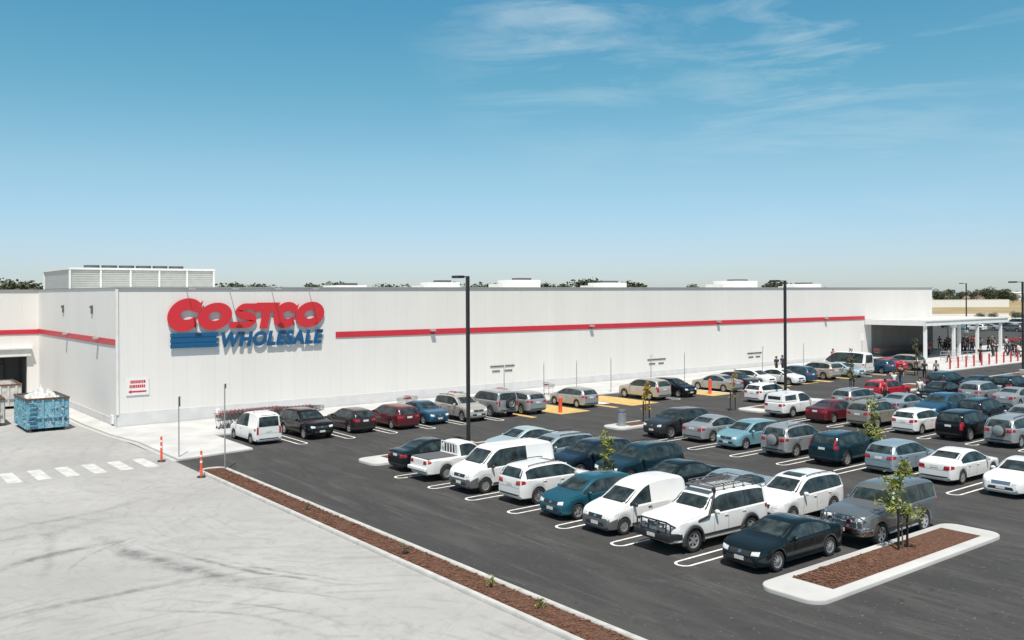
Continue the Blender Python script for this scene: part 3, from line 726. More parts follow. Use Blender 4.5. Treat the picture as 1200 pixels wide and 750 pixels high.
# sign posts
def signpost(x, y, h, label, board=(.34, .5), m='grey', back=True, face=0):
    z = gz(x)+(.12 if y > 50 else .1)
    o = empty('sign_post', (x, y, z), face, label, 'sign post', 'slim sign posts')
    bm = bmesh.new(); tube(bm, (0, 0, 0), (0, 0, h), .032); fin('pole', bm, M['grey'], o, 40)
    if board:
        bm = bmesh.new(); box(bm, (0, -.05, h-board[1]/2+.02), (board[0], .02, board[1])); fin('sign_plate', bm, M[m], o)
signpost(15.95, 50.9, 3.3, 'slim pole with a small dark sign on the footpath corner', (.28, .55), 'mid', face=R(60))
signpost(16.7, 45.9, 4.35, 'tall slim pole standing in the end of the mulch strip', (.3, .25), 'mid', face=R(60))
for k, (x, y) in enumerate(((43.6, 57.8), (47.7, 57.8), (51.3, 57.8), (55.3, 57.8), (60.3, 57.8), (64.8, 57.8), (76.5, 57.8), (83.5, 57.8))):
    signpost(x, y, 3.0, ['bare grey sign pole left of the silver hatchback', 'bare grey sign pole right of the silver hatchback', 'bare grey sign pole left of the beige suv', 'bare grey sign pole behind the beige suv', 'bare grey sign pole behind the black suv by the wall', 'bare grey sign pole behind the silver sedan by the wall', 'bare grey sign pole right of the second lamp post', 'bare grey sign pole by the white minibus'][k], (.3, .42) if k in (4, 6) else (.1, .3), 'offwhite')
signpost(96.6, 59.0, 3.6, 'white sign on a pole in front of the shaded canopy wall', (.55, .9), 'white', face=R(-20))

# lamp posts
def lamppost(x, y, h, label, r=.10, two=True):
    o = empty('lamp_post', (x, y, gz(x)+.14), 0, label, 'lamp post', 'tall black car park lamp posts')
    bm = bmesh.new(); box(bm, (0, 0, h/2), (r*1.7, r*1.7, h), bev=.015); fin('pole', bm, M['black'], o)
    bm = bmesh.new(); box(bm, (0, 0, .25), (.55, .55, .5), bev=.04); fin('footing', bm, M['kerb'], o)
    bm = bmesh.new(); box(bm, (0, .38, h-.03), (.06, .6, .06)); fin('arm', bm, M['black'], o)
    bm = bmesh.new(); box(bm, (0, .95, h-.03), (.42, .72, .15), bev=.03); fin('lamp_head', bm, M['black'], o)
lamppost(29.15, 42.0, 9.78, 'nearest tall black lamp post, behind the white utility truck')
lamppost(59.95, 43.15, 9.5, 'middle tall black lamp post, behind the white pickup with canopy')
lamppost(96.4, 41.2, 9.3, 'tall black lamp post at the right edge of the picture')
lamppost(177, 86, 9.6, 'small distant black lamp post beyond the entrance canopy', .11)
lamppost(215, 117, 6.4, 'shortest distant black lamp post right beside the end of the building', .11)

# bin on island
o = empty('litter_bin', (42.1, 43.0, gz(41)+.14), 0, 'grey round litter bin on the island end', 'bin')
bm = bmesh.new(); tube(bm, (0, 0, 0), (0, 0, .95), .30, .30, 24); fin('body', bm, M['grey'], o, 40)
bm = bmesh.new(); tube(bm, (0, 0, .95), (0, 0, 1.06), .33, .28, 24); fin('lid', bm, M['mid'], o, 40)

# skips in the yard
def skip(x0, x1, y0, y1, h, m, label, ribs=True, fill=False):
    cx, cy = (x0+x1)/2, (y0+y1)/2; o = empty('waste_skip', (cx, cy, 0), R(random.uniform(-2, 2)), label, 'skip', 'waste skips at the loading dock')
    W, D = x1-x0, y1-y0; bm = bmesh.new(); t = .07
    for c, s in (((-W/2+t/2, 0, h/2+.12), (t, D, h-.2)), ((W/2-t/2, 0, h/2+.12), (t, D, h-.2)), ((0, -D/2+t/2, h/2+.12), (W-2*t, t, h-.2)), ((0, D/2-t/2, h/2+.12), (W-2*t, t, h-.2)), ((0, 0, .26), (W-2*t, D-2*t, .08))): box(bm, c, s)
    n = int(D/.6)
    for s in (-1, 1):
        for k in range(n): box(bm, (s*(W/2+.04), -D/2+.3+k*(D-.6)/(n-1), h/2+.1), (.08, .12, h-.3))
    for k in range(4): box(bm, (-W/2+.35+k*(W-.7)/3, -D/2-.04, h/2+.1), (.14, .08, h-.3))
    box(bm, (0, -D/2-.05, h*.45), (W-.3, .09, .14))
    fin('body', bm, m, o)
    bm = bmesh.new()
    for s in (-1, 1): box(bm, (s*(W/2), 0, h+.02), (.14, D+.1, .12)); box(bm, (0, s*(D/2), h+.021), (W, .14, .12))
    box(bm, (-W/2+.25, 0, .1), (.14, D, .12)); box(bm, (W/2-.25, 0, .1), (.14, D, .12)); fin('rim', bm, M['rust'], o)
    if ribs:
        bm = bmesh.new()
        for k in range(6): box(bm, (-W/2+.36, -D/2-.13, .45+k*.3), (.42, .1, .07))
        fin('ladder', bm, M['graff'], o)
    return o
skip(11.1, 13.65, 66.9, 71.2, 2.15, M['graff'], 'light blue waste skip daubed with graffiti heaped with white rubbish')
skip(8.1, 10.6, 71.6, 76.5, 1.85, M['binwhite'], 'dirty white waste skip behind and left of the blue one', False)
skip(10.9, 13.3, 82.0, 87.0, 1.9, M['binwhite'], 'pale rusty edged skip in front of the dock door', False)
bm = bmesh.new()
bmesh.ops.create_icosphere(bm, subdivisions=5, radius=1)
for v in bm.verts:
    n_ = noise.noise(v.co*2.3)*.35+noise.noise(v.co*6)*.22+noise.noise(v.co*13)*.10
    peak = .95-.38*min(1, math.hypot(v.co.x+.1, v.co.y+.3)*.9)
    v.co = Vector((v.co.x*1.12*(1+.1*n_), v.co.y*1.9, max(-.1, v.co.z)*.82*peak*(1+1.5*n_)))
tag(fin('rubbish_heap', bm, M['waste'], loc=(12.4, 69.0, 1.9), smooth=35), 'white plastic wrapping and rubbish piled on the blue skip', 'rubbish')

# ------------------------------------------------------------------ vehicles
def lerp_pts(P, x):
    if x <= P[0][0]: return P[0][1]
    for (a, b), (c, d) in zip(P, P[1:]):
        if x <= c: return b+(d-b)*(x-a)/max(1e-6, c-a)
    return P[-1][1]
def chaikin(P, n=2):
    for _ in range(n):
        Q = [P[0]]
        for (a, b), (c, d) in zip(P, P[1:]): Q += [(a*.75+c*.25, b*.75+d*.25), (a*.25+c*.75, b*.25+d*.75)]
        Q.append(P[-1]); P = Q
    return P
# top line of each body kind: (x as a share of the length, height); rear to front
KIND = {
 'sedan': dict(L=4.65, W=1.80, H=1.45, top=[(-.5,.66),(-.497,.92),(-.482,1.02),(-.34,1.08),(-.19,1.38),(-.06,1.45),(.07,1.41),(.245,.99),(.41,.87),(.47,.78),(.494,.64),(.5,.5)],
    belt=(.93,.86), zu=.20, ws=(.085,.235), rg=(-.33,-.20), cab=(-.29,.21), pil=(-.03,), wx=(-.30,.315), rw=.32, tum=.36, hx=.46),
 'coupe': dict(L=4.6, W=1.83, H=1.38, top=[(-.5,.66),(-.497,.92),(-.482,1.0),(-.37,1.05),(-.17,1.33),(-.05,1.38),(.05,1.35),(.23,.96),(.41,.84),(.47,.74),(.494,.62),(.5,.5)],
    belt=(.93,.84), zu=.18, ws=(.065,.22), rg=(-.36,-.18), cab=(-.30,.19), pil=(-.10,), wx=(-.295,.315), rw=.33, tum=.38, hx=.46),
 'hatch': dict(L=4.15, W=1.74, H=1.48, top=[(-.5,.62),(-.497,.88),(-.485,1.0),(-.455,1.22),(-.40,1.40),(-.28,1.46),(-.04,1.48),(.08,1.44),(.27,1.02),(.42,.88),(.48,.76),(.496,.62),(.5,.5)],
    belt=(.98,.88), zu=.19, ws=(.10,.262), rg=None, cab=(-.41,.235), pil=(-.05,), wx=(-.31,.315), rw=.31, tum=.34, hx=.45),
 'wagon': dict(L=4.7, W=1.80, H=1.52, top=[(-.5,.66),(-.497,.92),(-.488,1.04),(-.455,1.30),(-.42,1.44),(-.30,1.50),(-.05,1.52),(.07,1.48),(.245,1.02),(.41,.90),(.47,.80),(.494,.66),(.5,.5)],
    belt=(.97,.89), zu=.20, ws=(.085,.235), rg=None, cab=(-.43,.205), pil=(-.03,-.24), wx=(-.30,.315), rw=.32, tum=.33, hx=.46),
 'suv': dict(L=4.6, W=1.85, H=1.70, top=[(-.5,.72),(-.497,1.0),(-.488,1.16),(-.46,1.42),(-.425,1.60),(-.32,1.67),(-.06,1.70),(.07,1.64),(.235,1.15),(.40,1.02),(.47,.92),(.494,.76),(.5,.58)],
    belt=(1.10,1.02), zu=.27, ws=(.085,.225), rg=None, cab=(-.43,.195), pil=(-.03,-.25), wx=(-.295,.315), rw=.355, tum=.30, hx=.455),
 'jeep': dict(L=4.95, W=1.90, H=1.86, top=[(-.5,.80),(-.498,1.1),(-.493,1.3),(-.482,1.66),(-.465,1.80),(-.36,1.84),(-.05,1.86),(.065,1.80),(.165,1.24),(.42,1.15),(.48,1.07),(.496,.92),(.5,.68)],
    belt=(1.20,1.14), zu=.36, ws=(.078,.158), rg=None, cab=(-.455,.13), pil=(-.05,-.25), wx=(-.29,.315), rw=.40, tum=.20, hx=.47),
 'svan': dict(L=4.25, W=1.70, H=1.84, top=[(-.5,.60),(-.499,1.1),(-.493,1.55),(-.475,1.76),(-.38,1.83),(-.12,1.84),(.02,1.74),(.10,1.58),(.29,1.08),(.43,.92),(.482,.78),(.497,.62),(.5,.48)],
    belt=(1.04,.96), zu=.20, ws=(.115,.275), rg=None, cab=(-.02,.245), pil=(), wx=(-.30,.32), rw=.31, tum=.16, hx=.46),
 'kombi': dict(L=4.25, W=1.70, H=1.84, top=[(-.5,.60),(-.499,1.1),(-.493,1.55),(-.475,1.76),(-.38,1.83),(-.12,1.84),(.02,1.74),(.10,1.58),(.29,1.08),(.43,.92),(.482,.78),(.497,.62),(.5,.48)],
    belt=(1.04,.96), zu=.20, ws=(.115,.275), rg=None, cab=(-.20,.245), pil=(.02,), wx=(-.30,.32), rw=.31, tum=.16, hx=.46),
 'van': dict(L=4.95, W=1.92, H=1.97, top=[(-.5,.60),(-.499,1.2),(-.496,1.7),(-.485,1.90),(-.40,1.96),(.10,1.97),(.19,1.90),(.345,1.24),(.44,1.06),(.485,.88),(.497,.66),(.5,.48)],
    belt=(1.14,1.08), zu=.24, ws=(.205,.335), rg=None, cab=(-.44,.30), pil=(.10,-.16), wx=(-.30,.33), rw=.34, tum=.17, hx=.465),
 'bus': dict(L=5.3, W=1.92, H=2.32, top=[(-.5,.60),(-.499,1.3),(-.496,1.95),(-.485,2.2),(-.40,2.30),(.10,2.32),(.22,2.18),(.40,1.30),(.46,1.1),(.49,.88),(.498,.66),(.5,.48)],
    belt=(1.18,1.12), zu=.24, ws=(.24,.39), rg=None, cab=(-.45,.35), pil=(.14,-.13), wx=(-.28,.34), rw=.34, tum=.22, hx=.47),
 'ute': dict(L=5.1, W=1.80, H=1.72, top=[(-.5,.70),(-.499,.95),(-.495,1.05),(-.45,1.07),(-.16,1.07),(-.146,1.10),(-.138,1.60),(-.12,1.69),(-.04,1.72),(.035,1.67),(.175,1.14),(.40,1.01),(.475,.92),(.495,.76),(.5,.58)],
    belt=(1.04,1.02), zu=.30, ws=(.055,.165), rg=None, cab=(-.125,.135), pil=(), wx=(-.29,.325), rw=.36, tum=.26, hx=.46),
}
class Body:
    def __init__(s, kind, k=1.0, hk=1.0):
        d = KIND[kind]; s.d = d; s.kind = kind; s.L = d['L']*k; s.W = d['W']; s.H = d['H']*hk
        s.top = [(a*s.L, b if b < .9 else .9+(b-.9)*(s.H-.9)/(d['H']-.9)) for a, b in chaikin(d['top'], 2)]
        s.zu = d['zu']; s.wx = [a*s.L for a in d['wx']]; s.rw = d['rw']; s.Ra = s.rw+.055
        s.bz = d['belt']
    def belt(s, x): return s.bz[0]+(s.bz[1]-s.bz[0])*(x/s.L+.5)
    def zt(s, x): return lerp_pts(s.top, x)
    def wl(s, x):
        h = s.L/2; w = s.W/2
        boxy = s.kind in ('van', 'bus', 'svan', 'kombi', 'jeep')
        u = max(0, 1-(h-x)/(.50 if not boxy else .42)); v = max(0, 1-(h+x)/(.45 if not boxy else .22))
        u = min(u, 1); v = min(v, 1)
        return w*(1-(.27 if not boxy else .20)*u**2.2-(.20 if not boxy else .07)*v**2.2)
    def sec(s, x):
        zt = s.zt(x); zsh = min(s.belt(x), zt-.05); hg = zt-zsh; w = s.wl(x); endf = max(0, 1-(s.L/2-abs(x))/.08)
        zu = s.zu+.10*endf; z2 = zu+.07; z1 = zu
        for wx in s.wx:
            if abs(x-wx) < s.Ra:
                a = s.rw+math.sqrt(max(0, s.Ra**2-(x-wx)**2)); z2 = max(z2, a); z1 = max(z1, a)
        z2 = min(z2, zsh-.10); z1 = min(z1, z2)
        tm = s.d['tum']
        we = w*.955-tm*hg*(1 if hg > .15 else hg/.15)
        e = min(.085, .42*hg)
        return [(0, s.zu if z1 > zu+.01 else zu), (w*.80, z1), (w*.97, z2), (w*.998, z2+.30*(zsh-z2)), (w*1.0, z2+.62*(zsh-z2)), (w*.985, zsh-.035), (w*.955, zsh),
                (we, zt-e), (we-.035-.03*min(1, hg/.3), zt-e*.42), (we*.80, zt-e*.10), (we*.42, zt-.003), (0, zt)]
    def stations(s):
        xs = {-s.L/2, s.L/2}
        n = 58
        for i in range(n+1): xs.add(-s.L/2+s.L*i/n)
        for a, b in s.top: xs.add(a)
        for wx in s.wx:
            for k in range(15): xs.add(wx+s.Ra*math.cos(math.pi*k/14)*.999)
            xs.add(wx-s.Ra-.004); xs.add(wx+s.Ra+.004)
        xs = sorted(x for x in xs if -s.L/2 <= x <= s.L/2); o = [xs[0]]
        for x in xs[1:]:
            if x-o[-1] > .006: o.append(x)
        if o[-1] < s.L/2: o[-1] = s.L/2
        return o
    def build(s):
        bm = bmesh.new(); rings = []
        for x in s.stations():
            q = s.sec(x); ring = [bm.verts.new((x, y, z)) for y, z in q] + [bm.verts.new((x, -y, z)) for y, z in reversed(q[1:-1])]
            rings.append(ring)
        n = len(rings[0])
        for a, b in zip(rings, rings[1:]):
            for k in range(n): bm.faces.new((a[k], a[(k+1) % n], b[(k+1) % n], b[k]))
        bm.faces.new(rings[0]); bm.faces.new(list(reversed(rings[-1])))
        bmesh.ops.remove_doubles(bm, verts=bm.verts, dist=.0004); nrm(bm)
        return bm
def patch(bvh, bm, org, c4, nu=6, nv=4, off=.006, mi=0, thick=.012):
    """quad c4 lying in a plane, projected onto the body along 'org' axis ('+x' = seen from the front ...)"""
    dirs = {'+x': (Vector((-1, 0, 0)), 0, 4), '-x': (Vector((1, 0, 0)), 0, -4), '+y': (Vector((0, -1, 0)), 1, 3), '-y': (Vector((0, 1, 0)), 1, -3), '+z': (Vector((0, 0, -1)), 2, 4)}
    d, ax, far = dirs[org]; g = []
    for j in range(nv+1):
        row = []
        for i in range(nu+1):
            u = i/nu; v = j/nv; p = [0, 0]
            for k, wt in enumerate(((1-u)*(1-v), u*(1-v), u*v, (1-u)*v)): p[0] += c4[k][0]*wt; p[1] += c4[k][1]*wt
            o = [0, 0, 0]; rest = [a for a in range(3) if a != ax]; o[ax] = far; o[rest[0]] = p[0]; o[rest[1]] = p[1]
            h = bvh.ray_cast(Vector(o), d)
            if h[0] is None: row.append(None); continue
            nn = h[1] if h[1].dot(d) < 0 else -h[1]
            row.append((h[0]+nn*off, h[0]-nn*thick))
        g.append(row)
    V = [[bm.verts.new(c[0]) if c else None for c in r] for r in g]
    out = []
    for j in range(nv):
        for i in range(nu):
            q = (V[j][i], V[j][i+1], V[j+1][i+1], V[j+1][i])
            if all(q): out.append(q)
    fs = []
    for q in out:
        try: fs.append(bm.faces.new(q))
        except ValueError: pass
    # skirt that sinks into the body so that the patch is a thin slab
    border = [(0, i) for i in range(nu+1)]+[(j, nu) for j in range(1, nv+1)]+[(nv, i) for i in range(nu-1, -1, -1)]+[(j, 0) for j in range(nv-1, 0, -1)]
    Bv = {}
    for (j, i) in border:
        if V[j][i]: Bv[(j, i)] = bm.verts.new(g[j][i][1])
    for k in range(len(border)):
        a = border[k]; b = border[(k+1) % len(border)]
        if a in Bv and b in Bv: fs.append(bm.faces.new((V[a[0]][a[1]], V[b[0]][b[1]], Bv[b], Bv[a])))
    for f in fs:
        f.material_index = mi
        c = f.calc_center_median()
    for f in fs[:len(out)]:
        f.normal_update()
        if f.normal.dot(d) > 0: f.normal_flip()
def sidewin(b, bm, x0, x1, sgn, n=9, low=.035, high=.012):
    """window glass between belt and roof edge, following the side of the cabin"""
    A = []; 
    for i in range(n+1):
        x = x0+(x1-x0)*i/n; q = b.sec(x); (y6, z6), (y7, z7) = q[6], q[7]
        h = z7-z6; z0 = z6+min(low, .3*h); zz = max(z0+.004, z7-high); col = []
        for t in (0, .5, 1):
            z = z0+(zz-z0)*t; f = (z-z6)/max(.001, h); y = y6+(y7-y6)*f
            col.append((bm.verts.new((x, sgn*(y+.007), z)), bm.verts.new((x, sgn*(y-.02), z))))
        A.append(col)
    for a, c in zip(A, A[1:]):
        for t in range(2):
            q = (a[t][0], c[t][0], c[t+1][0], a[t+1][0]); bm.faces.new(q if sgn < 0 else tuple(reversed(q)))
        bm.faces.new((a[0][0], a[0][1], c[0][1], c[0][0])); bm.faces.new((a[2][0], c[2][0], c[2][1], a[2][1]))
    for a in (A[0], A[-1]):
        for t in range(2): bm.faces.new((a[t][0], a[t+1][0], a[t+1][1], a[t][1]))
def lathe(prof, seg=28, mi=0, bm=None):
    bm = bm or bmesh.new(); rings = []
    for k in range(seg):
        a = 2*math.pi*k/seg; rings.append([bm.verts.new((r*math.cos(a), y, r*math.sin(a))) for r, y in prof])
    for k in range(seg):
        a, c = rings[k], rings[(k+1) % seg]
        for j in range(len(prof)-1):
            f = bm.faces.new((a[j], a[j+1], c[j+1], c[j])); f.material_index = mi
    return bm
WH = {}
def wheel_mesh(r, style):
    key = (round(r, 3), style)
    if key in WH: return WH[key]
    w_ = .105 if r < .36 else .125; rr = r*.64 if style != 'steel' else r*.60
    bm = lathe([(rr, -w_*.8), (rr+.02, -w_), (r-.03, -w_), (r-.008, -w_*.8), (r, -w_*.4), (r, w_*.4), (r-.008, w_*.8), (r-.03, w_), (rr+.02, w_), (rr, w_*.8), (rr, -w_*.8)])
    nrm(bm); me = bpy.data.meshes.new('tyre'); bm.to_mesh(me); bm.free(); me.materials.append(M['tyre']); me.shade_smooth(); me.set_sharp_from_angle(angle=R(40))
    bm = lathe([(rr-.035, .3*w_), (rr-.03, w_*.72), (rr-.005, w_*.88), (rr+.004, w_*.86), (rr+.004, 0)], 28)
    lathe([(.001, .10*w_), (rr-.034, .10*w_)], 28, 1, bm)
    n = {'five': 5, 'ten': 10, 'six': 6, 'steel': 8}[style]
    for k in range(n):
        a = 2*math.pi*k/n; wd = {'five': .085, 'ten': .035, 'six': .06, 'steel': .075}[style]*r/.32; L = rr-.03
        bmesh.ops.create_cube(bm, size=1, matrix=Matrix.Rotation(-a, 4, 'Y') @ Matrix.Translation((L/2+.01, w_*.62, 0)) @ Matrix.Diagonal((L, w_*.28, wd, 1)))
    lathe([(.001, w_*.85), (.05, w_*.84), (.06, w_*.5)], 14, 0, bm); nrm(bm)
    m2 = bpy.data.meshes.new('rim'); bm.to_mesh(m2); bm.free(); m2.materials.append(M['rim'] if style != 'steel' else M['steelrim']); m2.materials.append(M['black']); m2.shade_smooth(); m2.set_sharp_from_angle(angle=R(35))
    WH[key] = (me, m2); return WH[key]
PAINT = {}
def paint(name, col, metal=0.0, rough=.32):
    if name not in PAINT:
        m = mat('paint_'+name, col, rough+.08 if max(col) > .08 else .18, metal, coat=.75 if max(col) > .08 else .3, spec=.5 if max(col) > .08 else .35, var=.04, vscale=1.2); m.node_tree.nodes['Principled BSDF'].inputs['Coat Roughness'].default_value = .06
        PAINT[name] = m
    return PAINT[name]
PC = {'white': ((.72, .72, .71), 0), 'black': ((.004, .004, .005), 0), 'tealblack': ((.004, .010, .013), .0), 'teal': ((.010, .090, .135), .3), 'navy': ((.007, .016, .030), .1), 'dkgrey': ((.034, .038, .042), .3),
      'silver': ((.42, .44, .45), .55), 'bluesilver': ((.34, .43, .48), .5), 'lightblue': ((.22, .42, .50), .4), 'paleblue': ((.46, .58, .62), .35), 'darkteal': ((.010, .034, .048), .2), 'gold': ((.36, .33, .28), .5), 'beige': ((.50, .47, .42), .4),
      'maroon': ((.11, .010, .018), .2), 'red': ((.48, .012, .03), .1), 'blue': ((.016, .085, .16), .3), 'grey': ((.17, .185, .19), .5), 'offwhite': ((.62, .61, .58), .1), 'brown': ((.035, .028, .03), .2)}
def car(kind, col, x, y, head, label, k=1.0, hk=1.0, rim='five', trim=None, cat=None, lamps=True, jitter=True, **op):
    b = Body(kind, k, hk); P_ = paint(col, *PC[col]); L, W = b.L, b.W
    ang = {'+x': 0, '-x': math.pi, '+y': math.pi/2, '-y': -math.pi/2}[head] + (R(random.uniform(-1.2, 1.2)) if jitter else 0)
    nm = {'sedan': 'parked_sedan', 'coupe': 'parked_coupe', 'hatch': 'parked_hatchback', 'wagon': 'parked_wagon', 'suv': 'parked_suv', 'jeep': 'parked_off_roader', 'svan': 'parked_small_van', 'kombi': 'parked_small_van', 'van': 'parked_van', 'bus': 'parked_minibus', 'ute': 'parked_pickup'}[kind]
    root = empty(nm, (x, y, gz(x)+.002), ang, label, cat or {'ute': 'pickup truck', 'van': 'van', 'svan': 'van', 'kombi': 'van', 'bus': 'minibus'}.get(kind, 'car'), 'vehicles parked in the bays')
    bm = b.build(); bvh = BVHTree.FromBMesh(bm)
    zt, zu = b.zt, b.zu
    # shut lines and lower plastic live in the body mesh
    sx = b.sec(0)
    cab0, cab1 = b.d['cab'][0]*L, b.d['cab'][1]*L
    def doorline(xx, z0, z1):
        for s_ in ('+y', '-y'): patch(bvh, bm, s_, [(xx-.006, z0), (xx+.006, z0), (xx+.006, z1), (xx-.006, z1)], 1, 5, .0025, 1, .004)
    pil = [p*L for p in b.d['pil']]
    lines = [cab1-.10*L*0.3, *(pil[:1] or [])]
    if kind in ('sedan', 'hatch', 'wagon', 'suv', 'jeep'): lines += [max(cab0+.10*L, b.wx[0]+b.Ra*.55)]
    if kind in ('svan', 'ute'): lines += [cab0-.01]
    for xx in lines: doorline(xx, zu+.16, b.belt(xx)-.02)
    if trim is not None or kind in ('jeep',):
        tmi = 2
        for s_ in ('+y', '-y'):
            for x0, x1 in ((b.wx[0]+b.Ra+.02, b.wx[1]-b.Ra-.02),): patch(bvh, bm, s_, [(x0, zu+.09), (x1, zu+.09), (x1, zu+.19), (x0, zu+.19)], 8, 1, .012, 1)
    # front and rear valance (darker intake / bumper insert)
    zf = zu+.16
    patch(bvh, bm, '+x', [(-W*.30, zf), (W*.30, zf), (W*.27, zf+.12), (-W*.27, zf+.12)], 6, 1, .006, 1)
    patch(bvh, bm, '-x', [(-W*.36, zu+.13), (W*.36, zu+.13), (W*.36, zu+.20), (-W*.36, zu+.20)], 6, 1, .006, 1)
    # bonnet shut line
    xh = b.d['ws'][1]*L+.03
    if trim is not None:
        for f in bm.faces:
            c_ = f.calc_center_median()
            if f.material_index == 0 and ((c_.z < zu+.42 and c_.x > L/2-.62) or (c_.z < zu+.34 and c_.x < -L/2+.3)): f.material_index = 2
    body = fin('body', bm, [P_, M['dark'], M['mid']], root, 30)
    # black window surround and scuttle below the windscreen
    if not op.get('panelvan') and kind != 'ute':
        for sg in (1, -1):
            bm = bmesh.new(); n0 = len(bm.faces); x0_ = (pil[1] if op.get('slide') and len(pil) > 1 else cab0-.02)
            if op.get('slide'): x0_ = sorted(pil)[0]
            sidewin(b, bm, x0_, cab1+.03, sg, 14, .018, .004)
            for v in bm.verts: v.co.y -= sg*.0035
            fin('window_trim', bm, M['black'], root, 40)
    bm = bmesh.new(); xw_ = b.d['ws'][1]*L; wq = b.sec(xw_)[8][0]
    patch(bvh, bm, '+z', [(xw_-.02, -wq*.96), (xw_+.035, -wq*.96), (xw_+.035, wq*.96), (xw_-.02, wq*.96)], 2, 6, .004); fin('scuttle', bm, M['black'], root, 40)
    # windows
    ws0, ws1 = b.d['ws'][0]*L, b.d['ws'][1]*L
    bm = bmesh.new(); we0 = b.sec(ws0)[8][0]-.045; we1 = b.sec(ws1-.03)[8][0]-.01
    patch(bvh, bm, '+z', [(ws0+.02, -we0), (ws1-.015, -we1), (ws1-.015, we1), (ws0+.02, we0)], 8, 8, .006)
    fin('windscreen', bm, M['glass'], root, 40)
    bm = bmesh.new(); H_ = b.H
    if b.d['rg']:
        r0, r1 = b.d['rg'][0]*L, b.d['rg'][1]*L; w0 = b.sec(r0+.04)[8][0]-.02; w1 = b.sec(r1)[8][0]-.05
        patch(bvh, bm, '+z', [(r0+.03, -w0), (r1-.02, -w1), (r1-.02, w1), (r0+.03, w0)], 8, 8, .006)
    elif kind == 'ute':
        if not op.get('canopy'): patch(bvh, bm, '-x', [(-W*.33, 1.16), (W*.33, 1.16), (W*.30, 1.56*hk), (-W*.30, 1.56*hk)], 6, 4, .006)
    else:
        zb_ = b.belt(-L/2)+.05; ztp = H_-(.13 if kind in ('van', 'bus', 'svan', 'kombi', 'jeep') else .15); wr_ = b.sec(-L*.40)[7][0]
        low = wr_*(.93 if kind in ('van', 'bus', 'svan', 'kombi', 'jeep') else .98); hi = wr_*(.86 if kind != 'hatch' else .80)
        patch(bvh, bm, '-x', [(-low, zb_), (low, zb_), (hi, ztp), (-hi, ztp)], 8, 6, .006)
    if len(bm.verts): fin('rear_window', bm, M['glass'], root, 40)
    else: bm.free()
    segs = []; last = cab0
    for p in sorted(pil): segs.append((last, p-.022)); last = p+.022
    segs.append((last, cab1))
    if op.get('panelvan'): segs = segs[-1:]
    if op.get('slide'): segs = segs[1:]
    for a, c in segs:
        for sg in (1, -1):
            if c-a < .15: continue
            bm = bmesh.new(); sidewin(b, bm, a, c, sg); fin('side_window', bm, M['glass'], root, 40)
    # lamps, grille, plates
    hx = W/2; hz = zt(L*.455)-.10; hgt = .15 if kind not in ('jeep',) else .17
    fz = min(hz, zt(L*.485)-.02)
    for sg in (1, -1):
        bm = bmesh.new(); y0, y1 = sg*hx*.50, sg*hx*.80
        patch(bvh, bm, '+x', [(y0, fz-hgt*.55), (y1, fz-hgt*.40), (y1, fz+hgt*.45), (y0, fz+hgt*.18)], 5, 3, .008); fin('headlight', bm, M['lamp'], root, 40)
        bm = bmesh.new(); tz = b.belt(-L/2)-.06
        if op.get('talltail') or kind in ('van', 'bus', 'svan', 'kombi', 'jeep'): q = [(sg*hx*.76, tz-.34), (sg*hx*.90, tz-.34), (sg*hx*.90, tz+.10), (sg*hx*.76, tz+.10)]
        elif op.get('highlamp'): q = [(sg*hx*.74, tz-.12), (sg*hx*.84, tz-.10), (sg*hx*.78, tz+.38), (sg*hx*.70, tz+.40)]
        else: q = [(sg*hx*.48, tz-.17), (sg*hx*.80, tz-.16), (sg*hx*.80, tz+.02), (sg*hx*.52, tz+.0)]
        patch(bvh, bm, '-x', q, 4, 4, .008)
        patch(bvh, bm, '+y' if sg > 0 else '-y', [(-L/2+.05, tz-.14), (-L/2+.22, tz-.10), (-L/2+.20, tz+.02), (-L/2+.06, tz+.03)], 3, 2, .008)
        fin('taillight', bm, M['tail'], root, 40)
    bm = bmesh.new(); gz_ = fz-.02
    patch(bvh, bm, '+x', [(-hx*.42, gz_-.09), (hx*.42, gz_-.09), (hx*.45, gz_+.05), (-hx*.45, gz_+.05)], 6, 2, .005); fin('grille', bm, M['dark'] if not op.get('chromegrille') else M['chrome'], root, 40)
    bm = bmesh.new(); patch(bvh, bm, '+x', [(-.055, gz_-.05), (.055, gz_-.05), (.055, gz_+.04), (-.055, gz_+.04)], 2, 2, .014); fin('badge', bm, M['chrome'], root)
    for s_, zz in (('+x', zu+.24), ('-x', (zu+.62 if kind not in ('jeep', 'ute') else zu+.24))):
        bm = bmesh.new(); patch(bvh, bm, s_, [(-.186, zz-.06), (.186, zz-.06), (.186, zz+.06), (-.186, zz+.06)], 2, 1, .014); fin('number_plate', bm, M['plate'], root)
    if kind not in ('ute',):
        bm = bmesh.new(); patch(bvh, bm, '-x', [(-hx*.72, zu+.47), (hx*.72, zu+.47), (hx*.72, zu+.478), (-hx*.72, zu+.478)], 8, 1, .003, 0, .004); fin('boot_seam', bm, M['dark'], root)
    # mirrors and handles
    for sg in (1, -1):
        bm = bmesh.new(); xm = cab1-.12*L*.35; ym = b.wl(xm)
        r = bmesh.ops.create_icosphere(bm, subdivisions=2, radius=1, matrix=Matrix.Translation((xm, sg*(ym+.07), b.belt(xm)+.08)) @ Matrix.Diagonal((.075, .12, .085, 1)))
        for v in bm.verts:
            if v.co.x < xm-.03: v.co.x = xm-.03
        fin('mirror', bm, P_ if not trim else M['dark'], root, 50)
        for xx in ([lines[1]+.12] if len(lines) > 1 else [])+([lines[2]+.10] if len(lines) > 2 else []):
            bm = bmesh.new(); zz = b.belt(xx)-.11; box(bm, (xx, sg*(b.wl(xx)*.998+.012), zz), (.17, .03, .028), bev=.008); fin('door_handle', bm, P_ if not trim else M['dark'], root)
